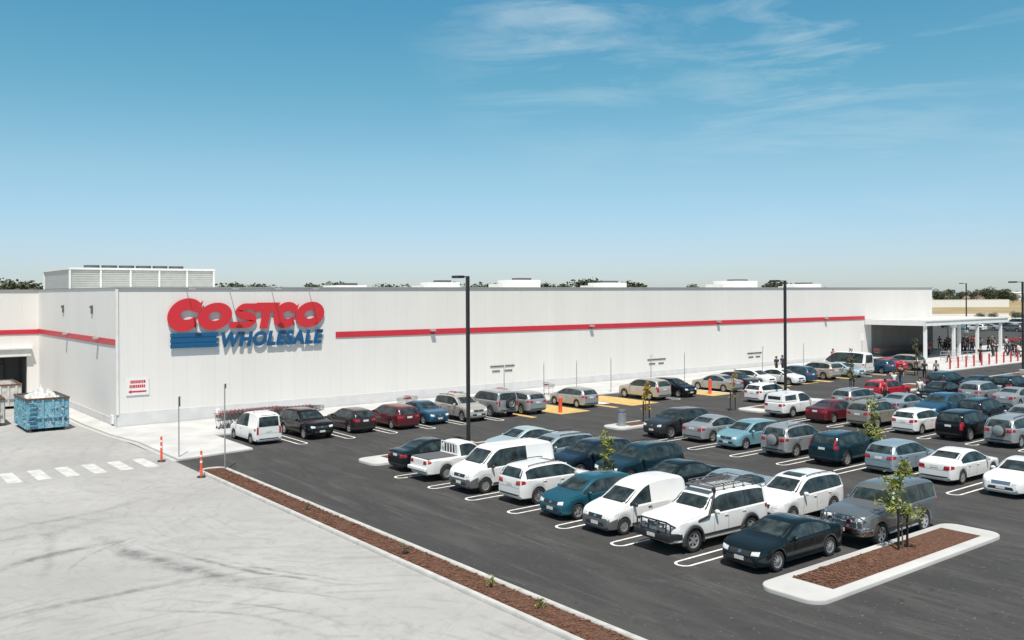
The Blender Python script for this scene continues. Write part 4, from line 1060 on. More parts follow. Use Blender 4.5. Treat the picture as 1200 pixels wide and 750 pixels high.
    # underbody (dark) and wheels
    bm = bmesh.new(); box(bm, (0, 0, zu+.10), (L*.93, W*.70, .18)); box(bm, (0, 0, zu+.30), (L*.86, W*.74, .30)); fin('underbody', bm, M['black'], root)
    tm_, rm_ = wheel_mesh(b.rw, rim)
    for wx in b.wx:
        for sg in (1, -1):
            t_ = bpy.data.objects.new('wheel', tm_); t_.location = (wx, sg*(W/2-.115-(.02 if b.rw < .38 else .0)), b.rw); t_.rotation_euler = (0, random.random()*6, 0 if sg > 0 else math.pi); link(t_, root)
            r_ = bpy.data.objects.new('rim', rm_); link(r_, t_)
    # optional fittings
    if op.get('rails'):
        for sg in (1, -1):
            bm = bmesh.new(); xs = [(-.38+.40*i/6)*L for i in range(7)]
            for a, c in zip(xs, xs[1:]):
                tube(bm, (a, sg*(b.sec(a)[8][0]-.03), zt(a)+.035), (c, sg*(b.sec(c)[8][0]-.03), zt(c)+.035), .018, seg=6)
            for a in (xs[0], xs[3], xs[-1]): tube(bm, (a, sg*(b.sec(a)[8][0]-.03), zt(a)-.03), (a, sg*(b.sec(a)[8][0]-.03), zt(a)+.035), .016, seg=6)
            fin('roof_rail', bm, M['dark'], root)
    if op.get('sunroof'):
        bm = bmesh.new(); patch(bvh, bm, '+z', [(-.05*L, -.42), (.055*L, -.42), (.055*L, .42), (-.05*L, .42)], 4, 6, .006); fin('sunroof', bm, M['glass'], root, 40)
    if op.get('spare'):
        sw = bpy.data.objects.new('spare_wheel', tm_); sw.location = (-L/2-.15, -.12, 1.02 if kind == 'jeep' else .98); sw.rotation_euler = (0, 0, R(90)); link(sw, root)
        if op['spare'] == 'cover':
            rr = b.rw*.98; bm = lathe([(.001, .13), (rr*.8, .125), (rr, .08), (rr, -.10), (.001, -.10)], 28); nrm(bm); c_ = fin('wheel_cover', bm, P_, sw, 40)
        else: r_ = bpy.data.objects.new('rim', rm_); link(r_, sw)
    if op.get('antenna'):
        bm = bmesh.new(); tube(bm, (-L*.3, .2, H_-.02), (-L*.36, .2, H_+.25), .006, seg=5); fin('antenna', bm, M['black'], root)
    if op.get('bullbar'):
        mbar = M['black'] if op['bullbar'] == 'black' else M['chrome']
        bm = bmesh.new(); xf = L/2+.10
        box(bm, (xf-.02, 0, .60), (.26, W*.90, .26), bev=.05)
        for sg in (1, -1):
            box(bm, (xf-.25, sg*W*.43, .62), (.5, .16, .24), rz=sg*R(-14), bev=.04)
            for yy in (.26, .62, .84): tube(bm, (xf, sg*yy*W/2, .70), (xf-.03, sg*yy*W/2, 1.10 if yy < .8 else 1.04), .028)
            tube(bm, (xf-.03, sg*.84*W/2, 1.04), (xf-.38, sg*.90*W/2, .86), .028)
            tube(bm, (xf-.03, sg*.62*W/2, 1.10), (xf-.03, sg*.84*W/2, 1.04), .028)
        tube(bm, (xf-.02, -.62*W/2, 1.10), (xf-.02, .62*W/2, 1.10), .032); tube(bm, (xf-.01, -.6*W/2, .9), (xf-.01, .6*W/2, .9), .022)
        fin('bull_bar', bm, mbar, root, 40)
        for sg in (1, -1):
            bm = bmesh.new(); tube(bm, (xf+.0, sg*.36, .92), (xf+.13, sg*.36, .92), .07, .095, 16, caps=True); fin('spotlight', bm, M['chrome'], root, 40)
        bm = bmesh.new(); box(bm, (xf+.125, 0, .62), (.012, .37, .12)); fin('number_plate', bm, M['plate'], root)
    if op.get('snorkel'):
        bm = bmesh.new(); ys = W/2+.01
        for p, q in (((.27*L, ys-.03, 1.02), (.16*L, ys, 1.14)), ((.16*L, ys, 1.14), (.075*L, ys-.13, 1.86)), ((.075*L, ys-.13, 1.86), (.072*L, ys-.13, 1.98))): tube(bm, p, q, .045)
        box(bm, (.085*L, ys-.13, 2.0), (.14, .09, .12), bev=.02); fin('snorkel', bm, M['dark'], root, 40)
    if op.get('flares'):
        for wx in b.wx:
            for sg in (1, -1):
                bm = bmesh.new(); pts = []
                n_ = 14; rows = []
                for i in range(n_+1):
                    a = R(-12)+(math.pi+R(24))*i/n_
                    rows.append([bm.verts.new((wx+(b.Ra+rr_)*math.cos(a), sg*yy, b.rw+(b.Ra+rr_)*math.sin(a))) for rr_, yy in ((-.01, W/2-.08), (-.01, W/2+.055), (.03, W/2+.06), (.09, W/2+.02), (.10, W/2-.05))])
                for a, c in zip(rows, rows[1:]):
                    for j in range(4): bm.faces.new((a[j], a[j+1], c[j+1], c[j]))
                nrm(bm); fin('wheel_flare', bm, M['dark'], root, 50)
    if op.get('rack'):
        rx0, rx1 = -.40*L, .03*L; bm = bmesh.new(); zr = H_+.13
        for sg in (1, -1):
            tube(bm, (rx0, sg*.60, zr+.09), (rx1, sg*.60, zr+.09), .018, seg=6); tube(bm, (rx0, sg*.60, zr), (rx1, sg*.60, zr), .018, seg=6)
            for i in range(5):
                xx = rx0+(rx1-rx0)*i/4; tube(bm, (xx, sg*.60, zr-.16), (xx, sg*.60, zr+.09), .016, seg=6); box(bm, (xx, sg*.62, zr-.13), (.09, .05, .07))
        for i in range(13): xx = rx0+(rx1-rx0)*i/12; tube(bm, (xx, -.6, zr), (xx, .6, zr), .013, seg=6)
        tube(bm, (rx1, -.6, zr+.09), (rx1, .6, zr+.09), .018, seg=6); tube(bm, (rx0, -.6, zr+.09), (rx0, .6, zr+.09), .018, seg=6)
        box(bm, (rx1+.10, 0, zr-.02), (.24, 1.2, .03), bev=.01)
        fin('roof_rack', bm, M['mid'], root, 40)
    if op.get('ladder'):
        bm = bmesh.new(); zr = H_+.14
        for xx in (-.32*L, -.02*L): tube(bm, (xx, -.62, zr-.03), (xx, .62, zr-.03), .02, seg=6); tube(bm, (xx, -.62, zr-.2), (xx, -.62, zr-.03), .016, seg=6); tube(bm, (xx, .62, zr-.2), (xx, .62, zr-.03), .016, seg=6)
        fin('roof_rack', bm, M['grey'], root)
    if op.get('steprail'):
        for sg in (1, -1):
            bm = bmesh.new(); tube(bm, (b.wx[0]+.5, sg*(W/2-.02), zu+.02), (b.wx[1]-.5, sg*(W/2-.02), zu+.02), .035); fin('side_step', bm, M['grey'], root, 40)
    if kind == 'ute':
        tx0, tx1 = -L*.485, -L*.150
        if op.get('tray'):    # soft tonneau cover, cab guard of hoops
            bm = bmesh.new(); box(bm, ((tx0+tx1)/2, 0, 1.075), (tx1-tx0, W*.86, .04), bev=.015); fin('tonneau_cover', bm, M['mid'], root)
            bm = bmesh.new(); xg = tx1-.06
            for yy in (-.62, -.37, -.12, .12, .37, .62): tube(bm, (xg, yy, 1.08), (xg, yy*.95, 1.66), .024)
            tube(bm, (xg, -.60, 1.66), (xg, .60, 1.66), .028); tube(bm, (xg, -.64, 1.12), (xg, .64, 1.12), .024); fin('cab_guard', bm, M['white'], root, 40)
            bm = bmesh.new(); box(bm, (-L/2-.07, 0, .58), (.14, W*.88, .17), bev=.04); fin('rear_bumper', bm, M['white'], root)
        if op.get('canopy'):
            bm = bmesh.new(); A = [(tx0, W*.43, 1.06), (tx1+.05, W*.43, 1.06), (tx0+.12, W*.36, 1.62), (tx1+.05, W*.36, 1.70)]
            vs_ = [bm.verts.new((x_, s_*y_, z_)) for s_ in (1, -1) for x_, y_, z_ in A]
            for q in ((0, 1, 3, 2), (4, 6, 7, 5), (2, 3, 7, 6), (0, 2, 6, 4), (1, 5, 7, 3), (0, 4, 5, 1)): bm.faces.new([vs_[i] for i in q])
            nrm(bm); bmesh.ops.bevel(bm, geom=bm.edges[:], offset=.05, segments=2, affect='EDGES'); fin('canopy', bm, P_, root, 40)
            cb = bmesh.new()
            for sg in (1, -1):
                ya = lambda z: W*.43-(W*.07)*(z-1.06)/.6+.008
                q = [cb.verts.new((x_, sg*ya(z_), z_)) for x_, z_ in ((tx0+.30, 1.20), (tx1-.12, 1.20), (tx1-.12, 1.55), (tx0+.36, 1.52))]
                cb.faces.new(q if sg < 0 else list(reversed(q)))
            fin('canopy_window', cb, M['glass'], root)
            bm = bmesh.new(); box(bm, (tx0+.055, 0, 1.33), (.03, W*.56, .30)); fin('canopy_rear_window', bm, M['glass'], root)
    return root

A2x = 31.2
# nearest double row, front bank (labels below single out each vehicle)
car('sedan', 'tealblack', 25.7, 40.2, '+x', 'dark green black sedan parked beside the small white island end', rim='ten')
car('ute', 'white', 25.6, 37.45, '+x', 'white pickup with a black covered tray and white bars behind the cab', rim='steel', tray=True)
car('van', 'white', 25.5, 34.0, '-x', 'large white van with grey bumper between the white pickup and the white suv', rim='steel', trim=1, k=1.0, slide=True)
car('suv', 'white', 25.7, 30.8, '+x', 'white suv seen from behind beside the large white van', rim='ten', rails=True, sunroof=True, k=.97, hk=.98)
car('hatch', 'teal', 25.3, 27.75, '-x', 'bright teal blue hatchback facing the yard beside the small white van', rim='five', k=1.02, hk=1.02)
car('svan', 'white', 25.1, 24.95, '-x', 'small white panel van with black bumper beside the teal hatchback', rim='steel', trim=1, panelvan=True, k=.98)
car('jeep', 'white', 25.6, 21.95, '-x', 'white off roader with black bull bar, roof rack and snorkel', rim='six', rack=True, bullbar='black', snorkel=True, flares=True, steprail=True)
car('coupe', 'tealblack', 25.9, 18.75, '-x', 'glossy black coupe beside the mulch filled traffic island', rim='ten')
# rear bank of the same double row
car('sedan', 'paleblue', 31.6, 40.0, '-x', 'pale blue sedan behind the white pickup', rim='ten')
car('wagon', 'bluesilver', 30.9, 36.6, '-x', 'silver blue wagon behind the large white van', rails=True)
car('suv', 'navy', 30.6, 33.45, '-x', 'dark navy suv partly hidden behind the white suv', hk=.97)
car('suv', 'darkteal', 31.4, 30.85, '-x', 'dark blue suv with tinted windows behind the sapling', rails=True, k=1.02)
car('sedan', 'tealblack', 30.5, 27.7, '-x', 'black green sedan behind the small white van', rim='ten')
car('sedan', 'bluesilver', 30.4, 24.75, '-x', 'grey blue sedan behind the white off roader', rim='five')
car('suv', 'white', 31.0, 21.9, '-x', 'white suv with a dark sunroof between the white and grey off roaders', sunroof=True, rails=True, rim='ten', k=.98)
car('jeep', 'grey', 31.2, 18.35, '-x', 'grey off roader with a steel bull bar behind the foreground sapling', bullbar='steel', rim='six', flares=False, steprail=True)
# second row, single bank
car('suv', 'dkgrey', 42.7, 38.75, '-x', 'dark grey suv at the near end of the second row', k=.97, hk=.96)
car('sedan', 'silver', 43.4, 36.2, '+x', 'silver sedan seen from behind between the dark grey suv and light blue hatchback', k=.97)
car('hatch', 'lightblue', 42.8, 33.3, '-x', 'light blue hatchback facing the camera in the second row', k=1.0)
car('suv', 'silver', 42.9, 30.2, '+x', 'silver suv with a covered spare wheel on its tailgate in the second row', k=.94, spare='cover', rails=True)
car('suv', 'darkteal', 42.9, 27.1, '+x', 'dark teal wagon like suv in the middle of the second row', k=1.0, hk=.95, rails=True, highlamp=True)
car('hatch', 'bluesilver', 42.9, 24.1, '+x', 'silver blue hatchback between the dark teal suv and white sedan', hk=1.02)
car('sedan', 'white', 43.1, 21.3, '+x', 'white sedan seen from behind in the second row', rim='ten')
car('sedan', 'white', 42.6, 18.2, '-x', 'white sedan facing the camera at the right edge of the picture', rim='ten', chromegrille=True)
# third row
car('ute', 'white', 55.7, 39.3, '+x', 'white pickup with a hard white canopy over its tray', rim='steel', canopy=True)
car('sedan', 'maroon', 55.3, 35.8, '+x', 'dark red sedan beside the white pickup with canopy', rim='ten')
car('suv', 'gold', 55.5, 32.9, '+x', 'gold beige suv between the dark red sedan and white hatchback', rails=True)
car('hatch', 'white', 55.1, 29.7, '+x', 'white hatchback seen from behind in the third row')
car('suv', 'black', 55.0, 26.7, '+x', 'black suv with tall red tail lamps in the third row', talltail=True, highlamp=True)
car('suv', 'silver', 54.7, 23.8, '+x', 'silver suv with a covered spare wheel at the right edge of the third row', spare='cover', rails=True, k=.94)
car('hatch', 'white', 61.0, 45.6, '+x', 'white hatchback with dark marks on its flank by the middle lamp post')
car('wagon', 'silver', 62.6, 38.6, '+x', 'silver wagon behind the dark red sedan', rails=True)
car('sedan', 'bluesilver', 62.3, 34.8, '+x', 'light blue silver sedan behind the gold beige suv')
car('suv', 'blue', 61.7, 31.75, '-x', 'blue suv facing the camera behind the white hatchback')
car('suv', 'navy', 61.6, 28.8, '+x', 'dark navy suv seen from behind, behind the black suv', rails=True)
car('suv', 'silver', 60.4, 25.6, '-x', 'silver car facing the camera at the right edge behind the navy suv', hk=.92)
# fourth row
car('wagon', 'red', 69.8, 40.4, '+x', 'red wagon in the fourth row below the white minibus')
car('sedan', 'black', 71.5, 36.9, '-x', 'black sedan with its tail toward the canopy in the fourth row')
car('suv', 'silver', 72.2, 33.9, '+x', 'silver suv seen from behind in the fourth row', k=.98)
car('sedan', 'silver', 71.9, 31.2, '+x', 'silver sedan beside the silver suv at the right edge')
car('suv', 'darkteal', 78.3, 39.7, '+x', 'dark teal suv farthest left in the last row near the forecourt')
car('sedan', 'navy', 79.0, 37.2, '+x', 'dark sedan between the two dark suvs in the last row')
car('suv', 'tealblack', 78.8, 34.5, '+x', 'black green suv farthest right in the last row')
# row against the building
car('kombi', 'white', 21.6, 54.2, '+y', 'white van with side windows and roof rack at left end of the wall row', rim='steel', ladder=True, talltail=True, hk=1.03)
car('suv', 'black', 24.9, 54.0, '-y', 'black suv with round bright headlamps beside the white van by the wall', hk=.98)
car('hatch', 'brown', 28.15, 54.2, '+y', 'black hatchback seen from behind in the wall row')
car('wagon', 'maroon', 31.1, 53.9, '+y', 'dark red wagon parked by the wall')
car('sedan', 'blue', 33.8, 54.3, '-y', 'old dark blue sedan facing the camera beside the red wagon', k=.97)
car('suv', 'beige', 36.6, 53.7, '-y', 'pale silver suv facing the camera behind the nearest lamp post', rails=True)
car('jeep', 'silver', 39.5, 54.2, '+y', 'silver off roader with a spare wheel on its back door', spare='open', rim='six', k=.96)
car('suv', 'silver', 42.0, 53.8, '+y', 'silver suv beside the off roader with the spare wheel', hk=.95)
car('hatch', 'silver', 47.4, 53.8, '+y', 'silver hatchback alone between two yellow bays', k=1.04)
car('suv', 'beige', 54.9, 53.4, '+y', 'beige suv with tall red lamps by the wall', talltail=True, highlamp=True)
car('hatch', 'black', 58.1, 53.2, '-y', 'black hatchback beside the beige suv by the wall', k=1.03)
car('sedan', 'silver', 63.9, 53.2, '+y', 'silver sedan behind the orange red post by the wall')
car('sedan', 'dkgrey', 66.9, 53.6, '-y', 'dark grey sedan next to the silver sedan by the wall')
car('hatch', 'white', 69.9, 53.8, '-y', 'white hatchback next to the dark grey sedan by the wall')
car('sedan', 'white', 72.7, 52.9, '-y', 'white sedan left of the blue hatchback by the wall')
car('hatch', 'blue', 75.4, 53.3, '+y', 'blue hatchback behind the middle lamp post', k=1.05, hk=1.05)
car('suv', 'beige', 79.6, 53.6, '+y', 'beige suv left of the white minibus')
car('sedan', 'paleblue', 83.3, 53.2, '-y', 'pale green white sedan in front of the white minibus')
car('bus', 'white', 86.4, 54.6, '+y', 'white high roofed minibus with long side windows', rim='steel')
car('hatch', 'blue', 89.4, 53.2, '+y', 'blue hatchback right of the white minibus')
car('sedan', 'red', 92.0, 53.6, '+y', 'bright red sedan by the wall near the canopy')
car('suv', 'beige', 94.6, 53.0, '+y', 'beige suv at the right end of the wall row')

# ------------------------------------------------------------------ young staked trees
def foliage(bm, n, cfun, size, mi=0):
    for _ in range(n):
        c, rr = cfun(); s = size*random.uniform(.6, 1.3)
        a = Vector((random.uniform(-1, 1), random.uniform(-1, 1), random.uniform(-.6, .6))).normalized(); b = a.cross(Vector((random.uniform(-1, 1), random.uniform(-1, 1), random.uniform(-1, 1)))).normalized()
        p = Vector(c)
        f = bm.faces.new([bm.verts.new(p-a*s), bm.verts.new(p+b*s*.45), bm.verts.new(p+a*s), bm.verts.new(p-b*s*.45)]); f.material_index = mi
def sapling(x, y, h, w_, label, leaf='leaf', n=420, stakes=True, z0=.14, size=.07, seed=1):
    random.seed(seed); o = empty('young_tree', (x, y, gz(x)+z0), 0, label, 'tree', 'young staked trees on the traffic islands')
    bm = bmesh.new(); p = Vector((0, 0, 0)); pts = [p.copy()]
    for k in range(7): p = p+Vector((random.uniform(-.05, .05), random.uniform(-.05, .05), h/7)); pts.append(p.copy())
    for k, (a, b) in enumerate(zip(pts, pts[1:])): tube(bm, a, b, .030-.003*k, .027-.003*k, 7)
    tips = []
    for k in range(13):
        i = random.randint(2, 6); a = pts[i]; ang = random.random()*6.28; L = w_*random.uniform(.35, 1.0)*(1.15-.10*i)
        b = a+Vector((math.cos(ang)*L, math.sin(ang)*L, L*random.uniform(.25, .9))); m_ = (a+b)/2+Vector((0, 0, .05))
        tube(bm, a, m_, .012, .009, 5); tube(bm, m_, b, .009, .004, 5); tips += [b, m_, (b+m_)/2]
    tips += [pts[-1], pts[-2], pts[-1]]
    fin('trunk', bm, M['trunk'], o, 50)
    bm = bmesh.new(); cl = [t+Vector([random.gauss(0, .06) for _ in range(3)]) for t in tips]
    def cf():
        c = random.choice(cl); return (c+Vector([random.gauss(0, w_*.13) for _ in range(3)]), 1)
    foliage(bm, n, cf, size); fin('crown', bm, M[leaf], o)
    if stakes:
        for sx in (-.28, .28):
            bm = bmesh.new(); box(bm, (sx, 0, 1.45/2-.05), (.06, .06, 1.45)); fin('stake', bm, M['black'], o)
        bm = bmesh.new(); box(bm, (0, .02, 1.15), (.56, .008, .05)); fin('tie', bm, M['black'], o)
    return o
sapling(29.45, 16.5, 2.8, .8, 'yellow green sapling with two black stakes on the nearest mulch island', 'leaf', 1050, seed=5, size=.075)
sapling(28.3, 29.75, 2.65, .5, 'slim green sapling between the parked rows beside the dark blue suv', 'leaf', 800, seed=8, z0=0)
sapling(45.6, 27.3, 2.8, .85, 'yellow leaved sapling behind the dark teal suv of the second row', 'leaf', 900, seed=11, z0=0, size=.08)
sapling(44.6, 43.2, 2.5, .4, 'orange yellow leaved sapling with two stakes beside the litter bin island', 'leafo', 560, seed=13, size=.08)
sapling(53.9, 43.4, 2.8, .5, 'brownish sapling behind the white hatchback at the third row', 'leafo', 260, seed=17)
sapling(69.8, 43.6, 3.6, .6, 'dark leaved sapling left of the white minibus', 'leafd', 420, seed=19, size=.09)
sapling(88.9, 48.3, 3.6, .75, 'olive green sapling in front of the beige suv near the canopy', 'leafd', 460, seed=23, size=.10, z0=.02)
sapling(15.9+.3, 27.0, .22, .16, 'tiny green shrub halfway along the long mulch strip', 'leafd', 60, False, .08, .05, 31)
sapling(16.2, 22.3, .26, .18, 'tiny yellowish shrub in the nearer half of the long mulch strip', 'leaf', 70, False, .08, .05, 33)
sapling(16.3, 19.8, .22, .16, 'tiny yellow shrub nearest the bottom of the long mulch strip', 'leaf', 60, False, .08, .05, 35)
sapling(16.1, 35.0, .2, .15, 'tiny green shrub in the far half of the long mulch strip', 'leafd', 50, False, .08, .05, 37)

# ------------------------------------------------------------------ shopping trolleys
def trolley_proto():
    o = empty('shopping_trolley', (0, 0, 0), 0)
    bm = bmesh.new()   # basket of wires, tapering to the nose
    def P3(u, v, w_):   # u along 0..1 (handle to nose), v across -1..1, w height 0..1
        return (.42-.86*u, v*(.29-.07*u)*(.82+.18*w_), .52+.10*u*(1-w_)+(.46-.04*u)*w_)
    r = .006
    for k in range(10):
        u = k/9
        for s_ in (-1, 1): tube(bm, P3(u, s_, 0), P3(u, s_, 1), r, seg=4, caps=False)
        tube(bm, P3(u, -1, 0), P3(u, 1, 0), r, seg=4, caps=False)
    for k in range(6):
        v = -1+2*k/5; tube(bm, P3(0, v, 0), P3(1, v, 0), r, seg=4, caps=False); tube(bm, P3(1, v, 0), P3(1, v, 1), r, seg=4, caps=False); tube(bm, P3(0, v, 0), P3(0, v, .9), r, seg=4, caps=False)
    for w_ in (.25, .5, .75, 1):
        for s_ in (-1, 1): tube(bm, P3(0, s_, w_), P3(1, s_, w_), r*(1.6 if w_ == 1 else 1), seg=4, caps=False)
        tube(bm, P3(1, -1, w_), P3(1, 1, w_), r, seg=4, caps=False)
    b_ = fin('basket', bm, M['wire'], o)
    bm = bmesh.new()
    for s_ in (-1, 1):
        tube(bm, (.44, s_*.27, .55), (.36, s_*.27, .12), .012, seg=6); tube(bm, (.40, s_*.27, .14), (-.40, s_*.21, .14), .012, seg=6); tube(bm, (-.40, s_*.21, .14), (-.05, s_*.24, .50), .012, seg=6); tube(bm, (.44, s_*.27, .55), (.50, s_*.27, 1.02), .012, seg=6)
    tube(bm, (.40, -.27, .14), (.40, .27, .14), .012, seg=6); fin('frame', bm, M['wire'], o)
    bm = bmesh.new(); tube(bm, (.51, -.29, 1.03), (.51, .29, 1.03), .024, seg=8); box(bm, (.44, 0, .86), (.02, .46, .13)); fin('handle', bm, M['dullred'], o)
    bm = bmesh.new()
    for x_ in (-.38, .38):
        for s_ in (-1, 1): tube(bm, (x_, s_*.23-.012, .06), (x_, s_*.23+.012, .06), .06, seg=10)
    fin('castors', bm, M['dark'], o)
    return o
TP = trolley_proto(); t_used = [False]
def trolley(x, y, rz, label, group, z=.12):
    if not t_used[0]: r = TP; t_used[0] = True
    else:
        r = TP.copy(); COL.objects.link(r)
        for ch in list(TP.children):
            c = ch.copy(); c.parent = r; COL.objects.link(c)
    r.location = (x, y, gz(x)+z); r.rotation_euler = (0, 0, rz); tag(r, label, 'shopping trolley', group)
for k in range(26): trolley(21.6+.27*k, 59.6+.02*random.random(), R(180), 'red handled trolley nested in the line behind the white van', 'nested trolleys behind the white van', .12)
for k in range(16): trolley(22.2+.27*k, 60.5, R(180), 'red handled trolley nested in the farther line behind the white van', 'farther nested trolleys behind the white van', .12)
for k in range(44): trolley(107.6+.30*k, 63.6, R(180), 'red handled trolley nested along the shaded canopy wall', 'nested trolleys along the shaded wall', .12)
for k, (x, y, a) in enumerate(((35.2, 59.4, 20), (36.3, 59.8, 200), (39.6, 59.5, 40), (40.6, 59.9, 190), (44.1, 59.6, 10), (49.8, 59.6, 90))):
    trolley(x, y, R(a), ['lone trolley on the footpath behind the dark blue sedan', 'trolley on the footpath left of the nearest lamp post', 'trolley on the footpath behind the pale silver suv', 'trolley on the footpath behind the spare wheel off roader', 'trolley on the footpath left of the silver hatchback', 'trolley on the footpath right of the silver hatchback'][k], 'loose trolleys on the footpath', .12)
for r_ in range(3):
    for k in range(22): trolley(140+.34*k, 61+1.0*r_, R(180), 'trolley nested in the '+['nearest', 'middle', 'farthest'][r_]+' line right of the canopy', ['nearest', 'middle', 'farthest'][r_]+' trolley line right of the canopy', .0)

# ------------------------------------------------------------------ people
def skin_mesh(name, verts, edges, sub=1):
    me = bpy.data.meshes.new(name); me.from_pydata([v[:3] for v in verts], edges, []); o = bpy.data.objects.new(name, me); COL.objects.link(o)
    md = o.modifiers.new('s', 'SKIN'); md.use_smooth_shade = True
    for v, d in zip(verts, me.skin_vertices[0].data): d.radius = (v[3], v[4] if len(v) > 4 else v[3])
    me.skin_vertices[0].data[0].use_root = True
    ss = o.modifiers.new('u', 'SUBSURF'); ss.levels = sub; ss.render_levels = sub
    bpy.context.view_layer.update(); dg = bpy.context.evaluated_depsgraph_get()
    out = bpy.data.meshes.new_from_object(o.evaluated_get(dg)); bpy.data.objects.remove(o); out.name = name
    for p in out.polygons: p.use_smooth = True
    return out
def body_meshes(arm='down', stride=.18):
    hz = .93; S_ = stride
    fwd = {'down': ((.04, .24, 1.14), (.10, .26, .90), (.13, .26, .80)), 'push': ((.10, .23, 1.16), (.36, .22, 1.06), (.46, .21, 1.04))}[arm]
    V = [(0, 0, hz, .09, .07), (0, 0, 1.14, .08, .06), (0, 0, 1.34, .09, .06), (0, 0, 1.43, .065, .05), (0.01, 0, 1.51, .052), (.02, 0, 1.60, .085, .095), (.02, 0, 1.69, .075, .085)]
    E_ = [(0, 1), (1, 2), (2, 3), (3, 4), (4, 5), (5, 6)]
    for s_ in (1, -1):
        b0 = len(V); V += [(0, s_*.16, 1.38, .038), (fwd[0][0]*(1 if arm == 'push' else s_), s_*fwd[0][1], fwd[0][2], .042), (fwd[1][0]*(1 if arm == 'push' else s_*.6), s_*fwd[1][1], fwd[1][2], .030), (fwd[2][0]*(1 if arm == 'push' else s_*.6), s_*fwd[2][1], fwd[2][2], .032)]
        E_ += [(3, b0), (b0, b0+1), (b0+1, b0+2), (b0+2, b0+3)]
        b1 = len(V); f = s_*S_; V += [(0, s_*.09, hz-.06, .05), (f*.55+.03, s_*.10, .50, .04), (f*1.0-.03, s_*.10, .10, .036), (f*1.0+.10, s_*.11, .04, .036)]
        E_ += [(0, b1), (b1, b1+1), (b1+1, b1+2), (b1+2, b1+3)]
    skin = skin_mesh('person', V, E_)
    top = [(0, 0, hz-.10, .16, .13), (0, 0, hz+.02, .17, .13), (0, 0, 1.14, .155, .12), (0, 0, 1.34, .19, .125), (0, 0, 1.46, .12, .09)]
    Et = [(0, 1), (1, 2), (2, 3), (3, 4)]
    for s_ in (1, -1):
        b0 = len(top); top += [(0, s_*.19, 1.385, .085), (fwd[0][0]*(1 if arm == 'push' else s_)*.8, s_*(fwd[0][1]*.8+.055), fwd[0][2]+.04, .066)]; Et += [(3, b0), (b0, b0+1)]
    shirt = skin_mesh('shirt', top, Et)
    leg = [(0, 0, hz+.06, .15, .12), (0, 0, hz-.04, .155, .125)]; El = [(0, 1)]
    for s_ in (1, -1):
        f = s_*S_; b1 = len(leg); leg += [(.0, s_*.09, hz-.10, .105), (f*.55+.03, s_*.10, .50, .080), (f*1.0-.03, s_*.10, .08, .066)]; El += [(1, b1), (b1, b1+1), (b1+1, b1+2)]
    tr = skin_mesh('trousers', leg, El)
    hair = skin_mesh('hair', [(-.005, 0, 1.66, .098, .10), (-.005, 0, 1.72, .085, .085), (-.05, 0, 1.60, .07, .08)], [(0, 1), (0, 2)])
    bm = bmesh.new(); box(bm, (.112, .032, 1.625), (.012, .022, .012)); box(bm, (.112, -.032, 1.625), (.012, .022, .012)); box(bm, (.112, 0, 1.57), (.010, .045, .010)); fc = bpy.data.meshes.new('face'); bm.to_mesh(fc); bm.free()
    bm = bmesh.new(); 
    for s_ in (1, -1): box(bm, (s_*S_+.05, s_*.105, .04), (.27, .10, .08), bev=.025)
    sh = bpy.data.meshes.new('shoes'); bm.to_mesh(sh); bm.free()
    return {'body': skin, 'shirt': shirt, 'trousers': tr, 'hair': hair, 'face': fc, 'shoes': sh}
POSES = [body_meshes('down', .20), body_meshes('down', .05), body_meshes('push', .22)]
CL = {k: mat('cloth_'+k, c, .85, var=.12, vscale=8) for k, c in {'black': (.02, .02, .022), 'navy': (.03, .045, .09), 'white': (.68, .68, .67), 'grey': (.22, .22, .23), 'red': (.42, .03, .05), 'blue': (.10, .20, .38), 'tan': (.42, .33, .22), 'green': (.10, .16, .10), 'pink': (.55, .25, .28), 'denim': (.06, .09, .16)}.items()}
def person(x, y, z, face, pose, shirt, trou, label, k=1.0, hair='hair', group='shoppers around the store'):
    ps = POSES[pose]; me = ps['body']
    o = bpy.data.objects.new('person', me); link(o); o.location = (x, y, z); o.rotation_euler = (0, 0, face); o.scale = (k, k, k); tag(o, label, 'person', group)
    if not me.materials: me.materials.append(M['skin'])
    for nm, mt in (('shirt', CL[shirt]), ('trousers', CL[trou]), ('hair', M[hair]), ('shoes', M['dark']), ('face', M['hair'])):
        m_ = ps[nm]
        if not m_.materials: m_.materials.append(mt)
        c = bpy.data.objects.new('facial_features' if nm == 'face' else nm, m_); link(c, o); c.material_slots[0].link = 'OBJECT'; c.material_slots[0].material = mt
pz = lambda x, h=.0: gz(x)+h
trolley(44.55, 59.3, R(200)+math.pi*0, 'trolley at the foot of the wall right of the spare wheel off roader', 'loose trolleys on the footpath', .12)
person(79.5, 44.6, pz(79), R(170), 0, 'black', 'denim', 'shopper in a black top walking on the asphalt beyond the red wagon')
person(81.3, 45.7, pz(81), R(170), 1, 'tan', 'black', 'shopper in a tan top standing on the asphalt near the red wagon')
person(87.0, 46.4, pz(87), R(30), 0, 'black', 'black', 'left one of two shoppers walking near the last row of cars')
person(87.9, 45.7, pz(88), R(30), 0, 'grey', 'navy', 'right one of two shoppers, in a pale grey top, by the last row')
person(67.4, 39.2, pz(67), R(90), 1, 'red', 'black', 'shopper in bright red at the tail of the red wagon')
person(74.2, 42.3, pz(74), R(20), 2, 'white', 'grey', 'shopper in white beyond the red wagon')
person(76.0, 43.5, pz(76), R(20), 0, 'tan', 'denim', 'shopper in a tan top beyond the red wagon bonnet')
person(70.3, 37.9, pz(70), R(-160), 1, 'white', 'navy', 'shopper in white at the back of the black sedan')
person(80.3, 58.9, pz(80, .12), R(10), 0, 'black', 'black', 'shopper in black on the footpath left of the minibus')
person(81.9, 59.3, pz(82, .12), R(10), 0, 'navy', 'black', 'shopper in navy on the footpath behind the beige suv')
